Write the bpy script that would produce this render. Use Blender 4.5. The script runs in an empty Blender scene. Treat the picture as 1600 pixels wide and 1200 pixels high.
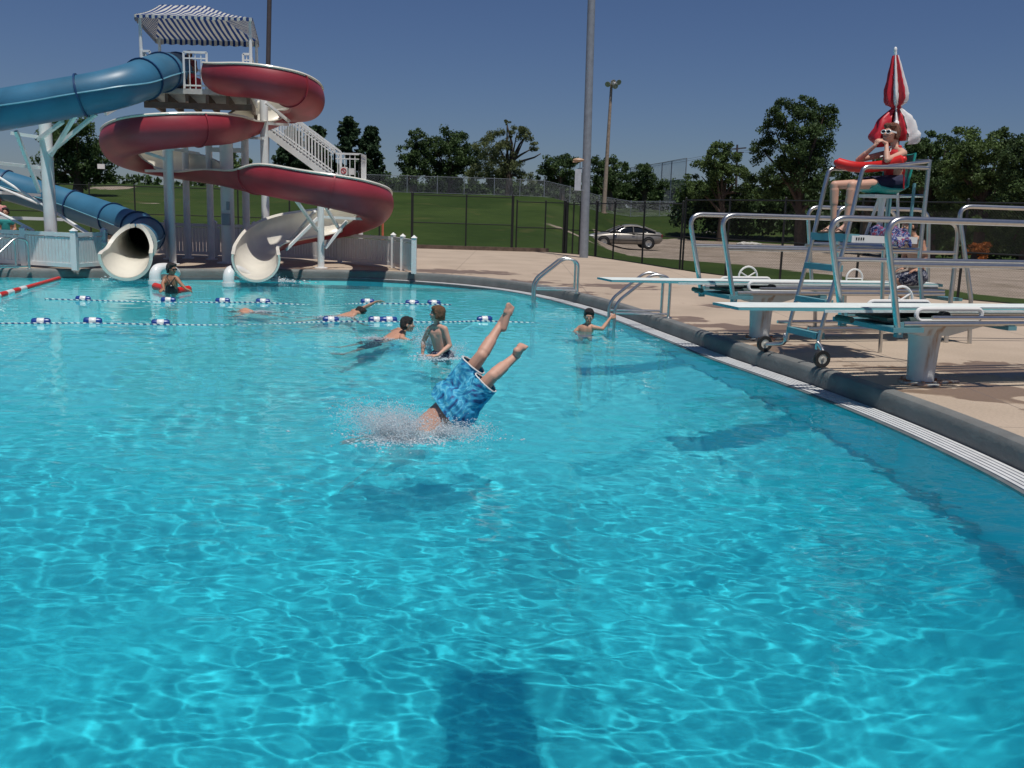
import bpy, math, random
import numpy as np
from mathutils import Vector, Matrix
random.seed(7)
sc = bpy.context.scene
COL = sc.collection
R = math.radians
# ------------------------------------------------------------------ camera
EYE = Vector((0, 0, 1.8))
ROT = (Matrix.Rotation(R(90 - 10.24), 4, 'X') @ Matrix.Rotation(R(1.72), 4, 'Z'))
cam = bpy.data.cameras.new('camera'); camo = bpy.data.objects.new('camera', cam); COL.objects.link(camo)
camo.matrix_world = Matrix.Translation(EYE) @ ROT
cam.sensor_width = 36; cam.lens = 36 * 1500 / 1600; cam.clip_end = 3000; cam.clip_start = .05
sc.camera = camo
R3 = ROT.to_3x3()

def ray(px, py):
    return R3 @ Vector(((px - 800) / 1500, -(py - 600) / 1500, -1))
def P(px, py, d):                 # point seen there, at forward distance d metres
    v = ray(px, py); return EYE + v * (d / v.y)
def G(px, py, z=0.0):             # point seen there on the level z
    v = ray(px, py); return EYE + v * ((z - EYE.z) / v.z)
def VP(px, py, pt, n):            # point seen there on an upright plane
    v = ray(px, py); pt = Vector(pt); n = Vector(n); return EYE + v * ((pt - EYE).dot(n) / v.dot(n))
def proj(p):
    q = R3.transposed() @ (Vector(p) - EYE); return 800 + 1500 * q.x / -q.z, 600 - 1500 * q.y / -q.z
V = Vector
DECK = .2

# ------------------------------------------------------------------ materials
MATS = {}
def pm(name, col, rough=.5, metal=0, var=.12, scale=6, bump=0, detail=4, spec=None, coat=0, trans=0):
    if name in MATS: return MATS[name]
    m = bpy.data.materials.new(name); m.use_nodes = True; t = m.node_tree; b = t.nodes['Principled BSDF']
    b.inputs['Roughness'].default_value = rough; b.inputs['Metallic'].default_value = metal
    if spec is not None: b.inputs['Specular IOR Level'].default_value = spec
    b.inputs['Coat Weight'].default_value = coat
    tc = t.nodes.new('ShaderNodeTexCoord'); n = t.nodes.new('ShaderNodeTexNoise'); n.inputs['Scale'].default_value = scale; n.inputs['Detail'].default_value = detail
    r = t.nodes.new('ShaderNodeValToRGB'); r.color_ramp.elements[0].position = .3; r.color_ramp.elements[1].position = .7
    r.color_ramp.elements[0].color = (*[c * (1 - var) for c in col], 1); r.color_ramp.elements[1].color = (*[min(1, c * (1 + var)) for c in col], 1)
    t.links.new(tc.outputs['Object'], n.inputs['Vector']); t.links.new(n.outputs[0], r.inputs[0]); t.links.new(r.outputs[0], b.inputs['Base Color'])
    if bump:
        bp = t.nodes.new('ShaderNodeBump'); bp.inputs['Strength'].default_value = bump; bp.inputs['Distance'].default_value = .02
        n2 = t.nodes.new('ShaderNodeTexNoise'); n2.inputs['Scale'].default_value = scale * 6; t.links.new(tc.outputs['Object'], n2.inputs['Vector'])
        t.links.new(n2.outputs[0], bp.inputs['Height']); t.links.new(bp.outputs[0], b.inputs['Normal'])
    MATS[name] = m; return m
white = pm('white_paint', (.80, .81, .80), .45, var=.06, scale=3)
vinyl = pm('white_vinyl', (.74, .74, .73), .4, var=.04)
cream = pm('cream_gelcoat', (.74, .71, .62), .3, var=.07, scale=2)
redg = pm('red_gelcoat', (.31, .030, .045), .5, var=.24, scale=1.1, detail=8)
blueg = pm('blue_gelcoat', (.04, .155, .26), .42, var=.20, scale=1.1, detail=8)
blued = pm('blue_flange', (.012, .05, .14), .4)
steel = pm('stainless_tube', (.58, .58, .57), .32, 1, var=.06, scale=20)
teal = pm('teal_paint', (.13, .31, .35), .5, var=.1)
boardtop = pm('board_surface', (.66, .72, .70), .75, var=.08, scale=12, bump=.2)
black = pm('black_vinyl', (.012, .014, .014), .5)
rubber = pm('black_rubber', (.02, .02, .02), .7)
greyp = pm('galvanised_pole', (.30, .33, .37), .5, .3)
darkp = pm('dark_pole', (.07, .06, .065), .6)
wood = pm('weathered_wood', (.36, .28, .22), .9, var=.25)
skin = pm('skin', (.50, .27, .18), .55, var=.08, scale=9)
skin2 = pm('pale_skin', (.58, .33, .24), .55, var=.08, scale=9)
skin3 = pm('tanned_skin', (.34, .17, .10), .5, var=.1, scale=9)
hair_bk = pm('black_hair', (.015, .011, .010), .45, var=.4, scale=60, bump=.6)
hair_bl = pm('sandy_hair', (.15, .075, .032), .5, var=.4, scale=60, bump=.6)
hair_rd = pm('auburn_hair', (.16, .05, .02), .5, var=.4, scale=60, bump=.6)
redcloth = pm('red_cloth', (.50, .012, .018), .7, var=.1)
redfoam = pm('red_foam', (.62, .02, .015), .4, var=.06)
navy = pm('navy_cloth', (.012, .014, .05), .8)
dark = pm('dark_feature', (.01, .01, .012), .3)
eyew = pm('eye_white', (.7, .7, .68), .3)
lip = pm('lips', (.35, .10, .09), .5)
whitep = pm('white_plastic', (.78, .78, .76), .3, var=.03)
floatb = pm('float_blue', (.01, .05, .25), .3)
concrete_shaded = pm('coping_concrete', (.17, .175, .17), .6, var=.16, scale=3, bump=.3)  # dark tone carries the shade on the coping's vertical face

def patterned(name, cols, scale, rough=.7):
    m = bpy.data.materials.new(name); m.use_nodes = True; t = m.node_tree; b = t.nodes['Principled BSDF']; b.inputs['Roughness'].default_value = rough
    tc = t.nodes.new('ShaderNodeTexCoord'); n = t.nodes.new('ShaderNodeTexNoise'); n.inputs['Scale'].default_value = scale; n.inputs['Detail'].default_value = 3; n.inputs['Distortion'].default_value = 1.6
    r = t.nodes.new('ShaderNodeValToRGB'); e = r.color_ramp.elements
    e[0].position = cols[0][0]; e[0].color = (*cols[0][1], 1); e[1].position = cols[1][0]; e[1].color = (*cols[1][1], 1)
    for p, c in cols[2:]: x = e.new(p); x.color = (*c, 1)
    t.links.new(tc.outputs['Object'], n.inputs['Vector']); t.links.new(n.outputs[0], r.inputs[0]); t.links.new(r.outputs[0], b.inputs['Base Color'])
    return m
shortsmat = patterned('blue_print_cloth', [(.33, (.01, .06, .18)), (.39, (.02, .20, .42)), (.47, (.03, .36, .58)), (.51, (.14, .52, .68)), (.55, (.03, .33, .54)), (.64, (.02, .16, .36)), (.70, (.08, .05, .22))], 7)
navyprint = patterned('navy_print_cloth', [(.4, (.01, .015, .04)), (.5, (.02, .03, .09)), (.54, (.5, .5, .5)), (.58, (.02, .03, .08))], 14)
towelmat = patterned('striped_towel_cloth', [(.36, (.01, .02, .10)), (.47, (.015, .04, .20)), (.505, (.45, .45, .5)), (.525, (.015, .03, .16)), (.63, (.35, .05, .05)), (.655, (.01, .02, .10))], 13, .9)

def stripes(name, axis, period, ca, cb, duty=.5):
    m = bpy.data.materials.new(name); m.use_nodes = True; t = m.node_tree; b = t.nodes['Principled BSDF']; b.inputs['Roughness'].default_value = .8
    tc = t.nodes.new('ShaderNodeTexCoord'); s = t.nodes.new('ShaderNodeSeparateXYZ'); t.links.new(tc.outputs['Object'], s.inputs[0])
    d = t.nodes.new('ShaderNodeMath'); d.operation = 'DIVIDE'; d.inputs[1].default_value = period; t.links.new(s.outputs[axis], d.inputs[0])
    f = t.nodes.new('ShaderNodeMath'); f.operation = 'FRACT'; t.links.new(d.outputs[0], f.inputs[0])
    g = t.nodes.new('ShaderNodeMath'); g.operation = 'GREATER_THAN'; g.inputs[1].default_value = duty; t.links.new(f.outputs[0], g.inputs[0])
    mx = t.nodes.new('ShaderNodeMix'); mx.data_type = 'RGBA'; t.links.new(g.outputs[0], mx.inputs[0])
    mx.inputs[6].default_value = (*ca, 1); mx.inputs[7].default_value = (*cb, 1); t.links.new(mx.outputs[2], b.inputs['Base Color'])
    tr = t.nodes.new('ShaderNodeBsdfTranslucent'); t.links.new(mx.outputs[2], tr.inputs[0])
    ms = t.nodes.new('ShaderNodeMixShader'); ms.inputs[0].default_value = .22; t.links.new(b.outputs[0], ms.inputs[1]); t.links.new(tr.outputs[0], ms.inputs[2])
    t.links.new(ms.outputs[0], t.nodes['Material Output'].inputs[0])
    return m

# ------------------------------------------------------------------ objects
FR = {}                                                       # frames of things
def tag(o, label=None, cat=None, group=None, kind=None):
    if label: o['label'] = label
    if cat: o['category'] = cat
    if group: o['group'] = group
    if kind: o['kind'] = kind
    return o
def thing(name, label, cat, loc, rz=0, group=None):
    o = bpy.data.objects.new(name, None); COL.objects.link(o); o.location = loc; o.rotation_euler = (0, 0, rz); o.empty_display_size = .1
    FR[o] = (Matrix.Translation(V(loc)) @ Matrix.Rotation(rz, 4, 'Z'))
    return tag(o, label, cat, group)
def copy_tree(o, parent=None, off=None):
    c = o.copy(); COL.objects.link(c)
    if parent: c.parent = parent
    for ch in o.children: copy_tree(ch, c)
    return c

class MB:
    def __init__(s): s.v = []; s.f = []
    def add(s, vs, fs):
        n = len(s.v); s.v += [tuple(v) for v in vs]; s.f += [tuple(i + n for i in f) for f in fs]
    def box(s, c, size, rz=0, M=None):
        x, y, z = [q / 2 for q in size]; m = Matrix.Translation(V(c)) @ (M or Matrix.Rotation(rz, 4, 'Z'))
        s.add([m @ V(p) for p in ((-x, -y, -z), (x, -y, -z), (x, y, -z), (-x, y, -z), (-x, -y, z), (x, -y, z), (x, y, z), (-x, y, z))],
              [(0, 3, 2, 1), (4, 5, 6, 7), (0, 1, 5, 4), (1, 2, 6, 5), (2, 3, 7, 6), (3, 0, 4, 7)])
    def bar(s, a, b, w, h):                                   # rectangular bar from a to b
        a = V(a); b = V(b); d = b - a; q = d.to_track_quat('X', 'Z').to_matrix().to_4x4()
        s.box((a + b) / 2, (d.length, w, h), M=q)
    def tube(s, pts, r, n=8, cap=True, closed=False):
        pts = [V(p) for p in pts]; N = len(pts); rs = r if isinstance(r, (list, tuple)) else [r] * N
        up = None; vs = []
        for i, p in enumerate(pts):
            if closed: t = (pts[(i + 1) % N] - pts[i - 1])
            else: t = (pts[min(i + 1, N - 1)] - pts[max(i - 1, 0)])
            t = t.normalized() if t.length > 1e-9 else V((0, 0, 1))
            if up is None: up = (V((0, 0, 1)) if abs(t.z) < .9 else V((1, 0, 0)))
            a = (up - t * up.dot(t)); a = a.normalized() if a.length > 1e-6 else t.orthogonal().normalized(); up = a; b = t.cross(a)
            vs += [p + (a * math.cos(k * 2 * math.pi / n) + b * math.sin(k * 2 * math.pi / n)) * rs[i] for k in range(n)]
        fs = []
        for i in range(N if closed else N - 1):
            j = (i + 1) % N
            fs += [(i * n + k, i * n + (k + 1) % n, j * n + (k + 1) % n, j * n + k) for k in range(n)]
        if cap and not closed: fs += [tuple(range(n))[::-1], tuple((N - 1) * n + k for k in range(n))]
        s.add(vs, fs)
    def lathe(s, prof, c=(0, 0, 0), n=24, axis=None, f=None):
        c = V(c); M = axis.to_track_quat('Z', 'X').to_matrix() if axis else Matrix.Identity(3); vs = []; fs = []
        for i, (r, z) in enumerate(prof):
            for k in range(n):
                a = k * 2 * math.pi / n; rr = max(r, 1e-4) * (f(a, i) if f else 1)
                vs.append(c + M @ V((rr * math.cos(a), rr * math.sin(a), z)))
        for i in range(len(prof) - 1):
            fs += [(i * n + k, i * n + (k + 1) % n, (i + 1) * n + (k + 1) % n, (i + 1) * n + k) for k in range(n)]
        s.add(vs, fs)
    def ball(s, c, r, n=10, m=7, M=None):
        r = r if isinstance(r, (tuple, list)) else (r, r, r); vs = []; fs = []; c = V(c)
        for i in range(m + 1):
            t = math.pi * i / m
            for k in range(n):
                a = 2 * math.pi * k / n; q = V((r[0] * math.sin(t) * math.cos(a), r[1] * math.sin(t) * math.sin(a), -r[2] * math.cos(t)))
                vs.append(c + ((M @ q) if M else q))
        for i in range(m): fs += [(i * n + k, i * n + (k + 1) % n, (i + 1) * n + (k + 1) % n, (i + 1) * n + k) for k in range(n)]
        s.add(vs, fs)
    def cap(s, a, b, r1, r2, flat=None, k=1.0, n=12):          # tapered capsule, optionally flattened along a direction
        a = V(a); b = V(b); t = (b - a); L = t.length; t = t.normalized() if L > 1e-6 else V((0, 0, 1))
        u = t.orthogonal().normalized(); w = t.cross(u); rings = []
        for q in range(4): th = -math.pi / 2 + q * math.pi / 6 + .02; rings.append((a, r1 * math.cos(th), r1 * math.sin(th)))
        rings.append((a, r1, 0)); rings.append((b, r2, 0))
        for q in range(1, 5): th = q * math.pi / 8 - .02; rings.append((b, r2 * math.cos(th), r2 * math.sin(th)))
        vs = []
        for c, rr, h in rings:
            for j in range(n):
                o = (u * math.cos(2 * math.pi * j / n) + w * math.sin(2 * math.pi * j / n)) * rr + t * h
                if flat is not None: o = o - flat * (o.dot(flat) * (1 - k))
                vs.append(c + o)
        fs = [(i * n + j, i * n + (j + 1) % n, (i + 1) * n + (j + 1) % n, (i + 1) * n + j) for i in range(len(rings) - 1) for j in range(n)]
        fs += [tuple(range(n))[::-1], tuple((len(rings) - 1) * n + j for j in range(n))]
        s.add(vs, fs)
    def build(s, name, m, parent=None, local=False, smooth=True, angle=40, caust=False):
        me = bpy.data.meshes.new(name); vs = s.v
        if parent is not None and not local:
            inv = FR[parent].inverted(); vs = [inv @ V(v) for v in vs]
        me.from_pydata([tuple(v) for v in vs], [], s.f); me.update()
        return finish(me, name, m, parent, smooth, angle, caust)
def finish(me, name, m, parent=None, smooth=True, angle=40, caust=False):
    if smooth and len(me.polygons):
        me.polygons.foreach_set('use_smooth', np.ones(len(me.polygons), bool))
        if angle: me.set_sharp_from_angle(angle=R(angle))
    for q in (m if isinstance(m, (list, tuple)) else [m]): me.materials.append(q)
    o = bpy.data.objects.new(name, me); COL.objects.link(o)
    if parent is not None:
        o.parent = parent; FR[o] = FR[parent]
    o.cycles.is_caustics_receiver = caust
    return o
def npmesh(name, co, f, m, parent=None, smooth=True, angle=0, caust=False):
    me = bpy.data.meshes.new(name); f = np.asarray(f, np.int32); k = f.shape[1]
    me.vertices.add(len(co)); me.vertices.foreach_set('co', np.asarray(co, np.float32).ravel())
    me.loops.add(f.size); me.loops.foreach_set('vertex_index', f.ravel())
    me.polygons.add(len(f)); me.polygons.foreach_set('loop_start', np.arange(0, f.size, k, dtype=np.int32))
    me.update(calc_edges=True)
    return finish(me, name, m, parent, smooth, angle, caust)
def remesh(mb, name, m, parent, voxel=.008, smooth=4, caust=True, disp=0, dscale=.05):
    me = bpy.data.meshes.new('tmp'); me.from_pydata([tuple(v) for v in mb.v], [], mb.f); me.update()
    o = bpy.data.objects.new('tmp', me); COL.objects.link(o)
    r = o.modifiers.new('r', 'REMESH'); r.mode = 'VOXEL'; r.voxel_size = voxel
    s = o.modifiers.new('s', 'SMOOTH'); s.iterations = smooth; s.factor = .5
    if disp:
        tx = bpy.data.textures.new('folds', 'CLOUDS'); tx.noise_scale = dscale
        d = o.modifiers.new('d', 'DISPLACE'); d.texture = tx; d.strength = disp; d.mid_level = .5
    dg = bpy.context.evaluated_depsgraph_get(); ev = o.evaluated_get(dg)
    n = bpy.data.meshes.new_from_object(ev); bpy.data.objects.remove(o)
    n.transform(FR[parent].inverted()); n.name = name; n.materials.clear()
    return finish(n, name, m, parent, True, 0, caust)
def catmull(pts, n):
    A = np.array(pts, float); out = []
    for i in range(len(A) - 1):
        p0 = A[max(i - 1, 0)]; p1 = A[i]; p2 = A[i + 1]; p3 = A[min(i + 2, len(A) - 1)]
        for k in range(n):
            t = k / n
            out.append(.5 * ((2 * p1) + (-p0 + p2) * t + (2 * p0 - 5 * p1 + 4 * p2 - p3) * t * t + (-p0 + 3 * p1 - 3 * p2 + p3) * t ** 3))
    out.append(A[-1]); return np.array(out)
def arc_path(pts, rad, n=5):                                  # polyline with rounded corners
    pts = [V(p) for p in pts]; out = [pts[0]]
    for i in range(1, len(pts) - 1):
        a, b, c = pts[i - 1], pts[i], pts[i + 1]; r1 = min(rad, (a - b).length * .45, (c - b).length * .45)
        p = b + (a - b).normalized() * r1; q = b + (c - b).normalized() * r1
        out += [(p * (1 - t) ** 2 + b * 2 * t * (1 - t) + q * t * t) for t in [k / n for k in range(n + 1)]]
    return out + [pts[-1]]

# ------------------------------------------------------------------ light and sky
SUN = V((.11, -.29, 1)).normalized()
w = bpy.data.worlds.new('World'); sc.world = w; w.use_nodes = True; nt = w.node_tree
sk = nt.nodes.new('ShaderNodeTexSky'); sk.sky_type = 'NISHITA'; sk.sun_disc = False
sk.sun_elevation = math.asin(SUN.z); sk.sun_rotation = math.atan2(SUN.x, SUN.y); sk.air_density = 1.0; sk.dust_density = .2; sk.ozone_density = 1.2
hs = nt.nodes.new('ShaderNodeMix'); hs.data_type = 'RGBA'; hs.blend_type = 'MULTIPLY'; hs.inputs[0].default_value = 1; hs.inputs[7].default_value = (.50, .61, .88, 1)
nt.links.new(sk.outputs[0], hs.inputs[6]); hv = nt.nodes.new('ShaderNodeHueSaturation'); hv.inputs['Saturation'].default_value = .99; nt.links.new(hs.outputs[2], hv.inputs['Color']); nt.links.new(hv.outputs[0], nt.nodes['Background'].inputs[0]); nt.nodes['Background'].inputs[1].default_value = .066
L = bpy.data.lights.new('sun', 'SUN'); L.energy = 4.6; L.angle = R(.9); L.color = (1, .95, .88)
lo = bpy.data.objects.new('sun', L); COL.objects.link(lo); lo.rotation_euler = SUN.to_track_quat('Z', 'Y').to_euler(); lo.location = (0, 0, 30)
L.cycles.is_caustics_light = True
sc.view_settings.view_transform = 'Standard'; sc.view_settings.look = 'None'; sc.view_settings.exposure = -.3; sc.view_settings.gamma = 1
sc.cycles.caustics_refractive = True; sc.cycles.max_bounces = 8; sc.cycles.transparent_max_bounces = 16; sc.cycles.sample_clamp_indirect = 4
sc.cycles.use_denoising = True

# ------------------------------------------------------------------ pool outline
edge_px = [(0, 434), (120, 434), (240, 434), (360, 433.5), (440, 434), (520, 434.5), (600, 437), (700, 444), (780, 453), (840, 464), (900, 480), (950, 496), (1000, 517), (1050, 536), (1100, 558), (1200, 592), (1300, 630), (1400, 672), (1510, 724), (1600, 772)]
e0 = [G(x, y) for x, y in edge_px]
ctl = [(-24, 20.2)] + [(p.x, p.y) for p in e0] + [(3.42, 5.2), (3.1, 3.6), (2.4, 2.3), (1.4, 1.5), (0, 1.1), (-3, 1.0), (-12, 1.0), (-24, 1.0)]
C0 = catmull(ctl, 6)                                           # water edge
def smooth_curve(C, it):
    C = C.copy()
    for _ in range(it): C[1:-1] = (C[:-2] + 2 * C[1:-1] + C[2:]) / 4
    return C
C0 = smooth_curve(C0, 12)
T = np.gradient(C0, axis=0); T /= np.linalg.norm(T, axis=1)[:, None]; NRM = np.stack([-T[:, 1], T[:, 0]], 1)   # outwards
def outside(pts, poly):                                        # True where outside a polygon
    x, y = pts[:, 0], pts[:, 1]; ins = np.zeros(len(pts), bool); j = len(poly) - 1
    for i in range(len(poly)):
        xi, yi = poly[i]; xj, yj = poly[j]
        c = ((yi > y) != (yj > y)) & (x < (xj - xi) * (y - yi) / (yj - yi + 1e-12) + xi); ins ^= c; j = i
    return ~ins
gw = np.interp(C0[:, 0] + 0 * C0[:, 1], [-4.5, -1.5], [.03, .30]); gw[C0[:, 1] < 3] = .30
C1 = C0 + NRM * gw[:, None]; C2 = C0 + NRM * (gw + .10)[:, None]
def ribbon(name, layers, m, kind='structure', caust=False, angle=40, smooth=True):   # layers: (offset array, z)
    N = len(C0); co = []; f = []
    for off, z in layers:
        q = C0 + NRM * np.asarray(off)[:, None] if np.ndim(off) else C0 + NRM * off
        co.append(np.concatenate([q, np.full((N, 1), z)], 1))
    co = np.concatenate(co)
    for l in range(len(layers) - 1):
        i = np.arange(N - 1); f.append(np.stack([l * N + i, l * N + i + 1, (l + 1) * N + i + 1, (l + 1) * N + i], 1))
    o = npmesh(name, co, np.concatenate(f), m, None, smooth, angle, caust); tag(o, kind=kind); return o

# pool floor and walls
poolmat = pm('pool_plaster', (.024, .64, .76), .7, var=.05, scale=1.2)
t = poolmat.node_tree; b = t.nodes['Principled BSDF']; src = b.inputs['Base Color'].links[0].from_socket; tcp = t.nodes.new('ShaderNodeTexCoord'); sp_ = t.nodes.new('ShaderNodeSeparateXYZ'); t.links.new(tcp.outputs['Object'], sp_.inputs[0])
mrp = t.nodes.new('ShaderNodeMapRange'); mrp.inputs[1].default_value = 8; mrp.inputs[2].default_value = 15; t.links.new(sp_.outputs[1], mrp.inputs[0]); mxp = t.nodes.new('ShaderNodeMix'); mxp.data_type = 'RGBA'; t.links.new(mrp.outputs[0], mxp.inputs[0]); t.links.new(src, mxp.inputs[6]); mxp.inputs[7].default_value = (.22, .90, .92, 1); t.links.new(mxp.outputs[2], b.inputs['Base Color'])  # brightness of the far shallow water put into the plaster colour
xs = np.arange(-24, 6, .15); ys = np.arange(0, 22.5, .15); X, Y = np.meshgrid(xs, ys)
Z = np.interp(Y, [0, 8.5, 15, 22], [-2.3, -2.3, -1.35, -1.15]); ny, nx = X.shape
dist = np.min(np.hypot(X[..., None] - C0[None, None, ::2, 0], Y[..., None] - C0[None, None, ::2, 1]), -1); cv = np.clip(1 - dist / 1.1, 0, 1) ** 2; Z = Z * (1 - .45 * cv)
idx = np.arange(nx * ny).reshape(ny, nx)
def quads(idx): return np.stack([idx[:-1, :-1], idx[:-1, 1:], idx[1:, 1:], idx[1:, :-1]], -1).reshape(-1, 4)
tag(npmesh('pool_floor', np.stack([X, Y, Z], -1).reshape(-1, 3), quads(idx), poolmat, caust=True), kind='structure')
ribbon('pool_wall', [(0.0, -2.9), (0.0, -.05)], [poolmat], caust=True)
ribbon('pool_lip', [(-.004, -.06), (-.004, .004), (.04, .007), (.04, -.03)], [pm('lip_concrete', (.12, .14, .15), .7, var=.2)], caust=True)
# water sheet with real waves
rng = np.random.RandomState(5)
xs = np.concatenate([np.arange(-17, -6, .06), np.arange(-6, 4.2, .024)]); ys = np.concatenate([np.arange(1.2, 8, .02), np.arange(8, 22, .045)])
X, Y = np.meshgrid(xs, ys); Z = np.zeros_like(X)
for i in range(90):
    lam = .08 * (6.5 ** rng.rand()); th = rng.normal(1.45, .75); k = 2 * np.pi / lam; a = .00118 * lam ** 1.12
    Z += a * np.sin(k * (X * np.cos(th) + Y * np.sin(th) + .05 * np.sin(1.3 * X + i) + .05 * np.sin(1.1 * Y + 2 * i)) + rng.rand() * 6.28)
patch = .78 + .30 * np.sin(1.1 * X + 1.6 * np.sin(.9 * Y)) * np.sin(1.0 * Y + .8 + np.sin(.8 * X)) + .16 * np.sin(2.3 * X - 1.7 * Y)
Z *= patch * np.interp(Y, [7, 13], [1, .72])
def rings(cx, cy, amp, lam, rad):
    r = np.hypot(X - cx, Y - cy); return amp * np.sin(2 * np.pi * r / lam) * np.exp(-((r - rad * .5) / (rad * .6)) ** 2)
dv = G(655, 678)
Z += rings(dv.x, dv.y, .0018, .30, 1.2)
b2 = G(685, 556); Z += rings(b2.x, b2.y, .0012, .3, 1.0)
idx = np.arange(X.size).reshape(X.shape); f = quads(idx); co = np.stack([X, Y, Z], -1).reshape(-1, 3)
out = outside(co[:, :2], (C0 + NRM * .02)); f = f[~(out[f].all(1))]
used = np.unique(f); rem = np.full(len(co), -1); rem[used] = np.arange(len(used)); co = co[used]; f = rem[f]
wm = bpy.data.materials.new('pool_water'); wm.use_nodes = True; t = wm.node_tree; b = t.nodes['Principled BSDF']; df = t.nodes.new('ShaderNodeBsdfDiffuse'); df.inputs[0].default_value = (.018, .46, .60, 1); msx = t.nodes.new('ShaderNodeMixShader'); msx.inputs[0].default_value = .09; tpb = t.nodes.new('ShaderNodeBsdfTransparent'); tpb.inputs[0].default_value = (.9, .98, 1, 1); ms0 = t.nodes.new('ShaderNodeMixShader'); ms0.inputs[0].default_value = .2; t.links.new(b.outputs[0], ms0.inputs[1]); t.links.new(tpb.outputs[0], ms0.inputs[2]); t.links.new(ms0.outputs[0], msx.inputs[1]); t.links.new(df.outputs[0], msx.inputs[2]); t.links.new(msx.outputs[0], t.nodes['Material Output'].inputs[0])  # diffuse turquoise veil imitates light scattered in water; transparent share softens caustics
b.inputs['Transmission Weight'].default_value = 1; b.inputs['Roughness'].default_value = 0; b.inputs['IOR'].default_value = 1.33; b.inputs['Base Color'].default_value = (.92, .99, 1, 1)
water = npmesh('pool_water', co, f, wm); water.cycles.is_caustics_caster = True; tag(water, kind='structure')

# gutter with slats, coping
ribbon('gutter_bed', [(np.minimum(.035, gw), -.02), (gw + .02, -.02)], pm('gutter_dark', (.10, .11, .12), .8))  # dark bed beneath the grate slats
slat = MB()
def band(mb, oa, ob, z, th, sel):
    a = C0 + NRM * oa[:, None]; b_ = C0 + NRM * ob[:, None]; N = len(C0)
    vs = [(*a[i], z) for i in range(N)] + [(*b_[i], z) for i in range(N)] + [(*a[i], z - th) for i in range(N)] + [(*b_[i], z - th) for i in range(N)]
    fs = []
    for i in range(N - 1):
        if not sel[i]: continue
        fs += [(i, i + 1, N + i + 1, N + i), (i, 2 * N + i, 2 * N + i + 1, i + 1), (N + i, N + i + 1, 3 * N + i + 1, 3 * N + i)]
    mb.add(vs, fs)
sel = gw > .05
for k in range(5):
    lo_ = .045 / .30 + k * .165; band(slat, gw * (lo_), gw * (lo_ + .125), .012, .02, sel)
tag(slat.build('gutter_grate', pm('grate_plastic', (.60, .62, .63), .5, var=.1), smooth=False), kind='structure')
ribbon('pool_coping', [(gw, -.1), (gw, .05), (gw + .006, .13), (gw + .014, .165), (gw + .032, .19), (gw + .06, .203), (gw + .10, .206), (gw + .15, .206), (gw + .152, .15)], concrete_shaded, angle=24)

# deck
fence_pts = [(-34, 38.5), (-20, 38.6), (-4.7, 38.7), (-.1, 38.7), (1.3, 38.9), (2.7, 37), (3.6, 33.7), (4.65, 30.3), (5.17, 27.9), (5.86, 26.4), (7.0, 24.4), (7.75, 23.2), (9.57, 20.8), (13, 17), (17, 12), (19, 4), (19, -14)]
import bmesh
bm = bmesh.new()
outer = [(x, y) for x, y in fence_pts] + [(-34, -14)]
inner = [tuple(p) for p in (C0 + NRM * (gw + .12)[:, None])]
def loop(bm, pts, close):
    vs = [bm.verts.new((x, y, DECK)) for x, y in pts]
    for i in range(len(vs) - (0 if close else 1)): bm.edges.new((vs[i], vs[(i + 1) % len(vs)]))
# the pool is open towards the left: cut the outer ring there
vo = [bm.verts.new((x, y, DECK)) for x, y in inner]
ring = fence_pts[::-1]
full = [(x, y, DECK) for x, y in fence_pts] + [(-34, -14, DECK), (-34, inner[-1][1], DECK)] + [(x, y, DECK) for x, y in inner[::-1]] + [(-34, inner[0][1], DECK)]
bm.free(); bm = bmesh.new(); vs = [bm.verts.new(p) for p in full]; fc = bm.faces.new(vs); bmesh.ops.triangulate(bm, faces=[fc])
me = bpy.data.meshes.new('pool_deck'); bm.to_mesh(me); bm.free()
me.validate()
dm = bpy.data.materials.new('deck_concrete'); dm.use_nodes = True; t = dm.node_tree; b = t.nodes['Principled BSDF']; b.inputs['Roughness'].default_value = .85
N_ = t.nodes.new
tc = N_('ShaderNodeTexCoord')
def noise(scale, detail=5, dist=0, rough=.5):
    n = N_('ShaderNodeTexNoise'); n.inputs['Scale'].default_value = scale; n.inputs['Detail'].default_value = detail; n.inputs['Distortion'].default_value = dist; n.inputs['Roughness'].default_value = rough
    t.links.new(tc.outputs['Object'], n.inputs['Vector']); return n.outputs[0]
def ramp(src, a, ca, b_, cb):
    r = N_('ShaderNodeValToRGB'); r.color_ramp.elements[0].position = a; r.color_ramp.elements[1].position = b_; r.color_ramp.elements[0].color = (*ca, 1); r.color_ramp.elements[1].color = (*cb, 1)
    t.links.new(src, r.inputs[0]); return r.outputs[0]
def mix(a, b_, fac, mode='MIX'):
    m = N_('ShaderNodeMix'); m.data_type = 'RGBA'; m.blend_type = mode
    for s_, v_ in ((0, fac), (6, a), (7, b_)):
        if isinstance(v_, (float, int)): m.inputs[s_].default_value = v_
        elif isinstance(v_, tuple): m.inputs[s_].default_value = (*v_, 1)
        else: t.links.new(v_, m.inputs[s_])
    return m.outputs[2]
def mth(op, a, b_=None):
    m = N_('ShaderNodeMath'); m.operation = op
    for i, v_ in enumerate((a, b_)):
        if v_ is None: continue
        if isinstance(v_, (float, int)): m.inputs[i].default_value = v_
        else: t.links.new(v_, m.inputs[i])
    return m.outputs[0]
base = ramp(noise(.8, 8, .4), .3, (.39, .31, .235), .7, (.48, .385, .295))
fine = ramp(noise(40, 4), .3, (.88, .88, .88), .7, (1.08, 1.08, 1.08))
colr = mix(base, fine, 1.0, 'MULTIPLY')
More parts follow.
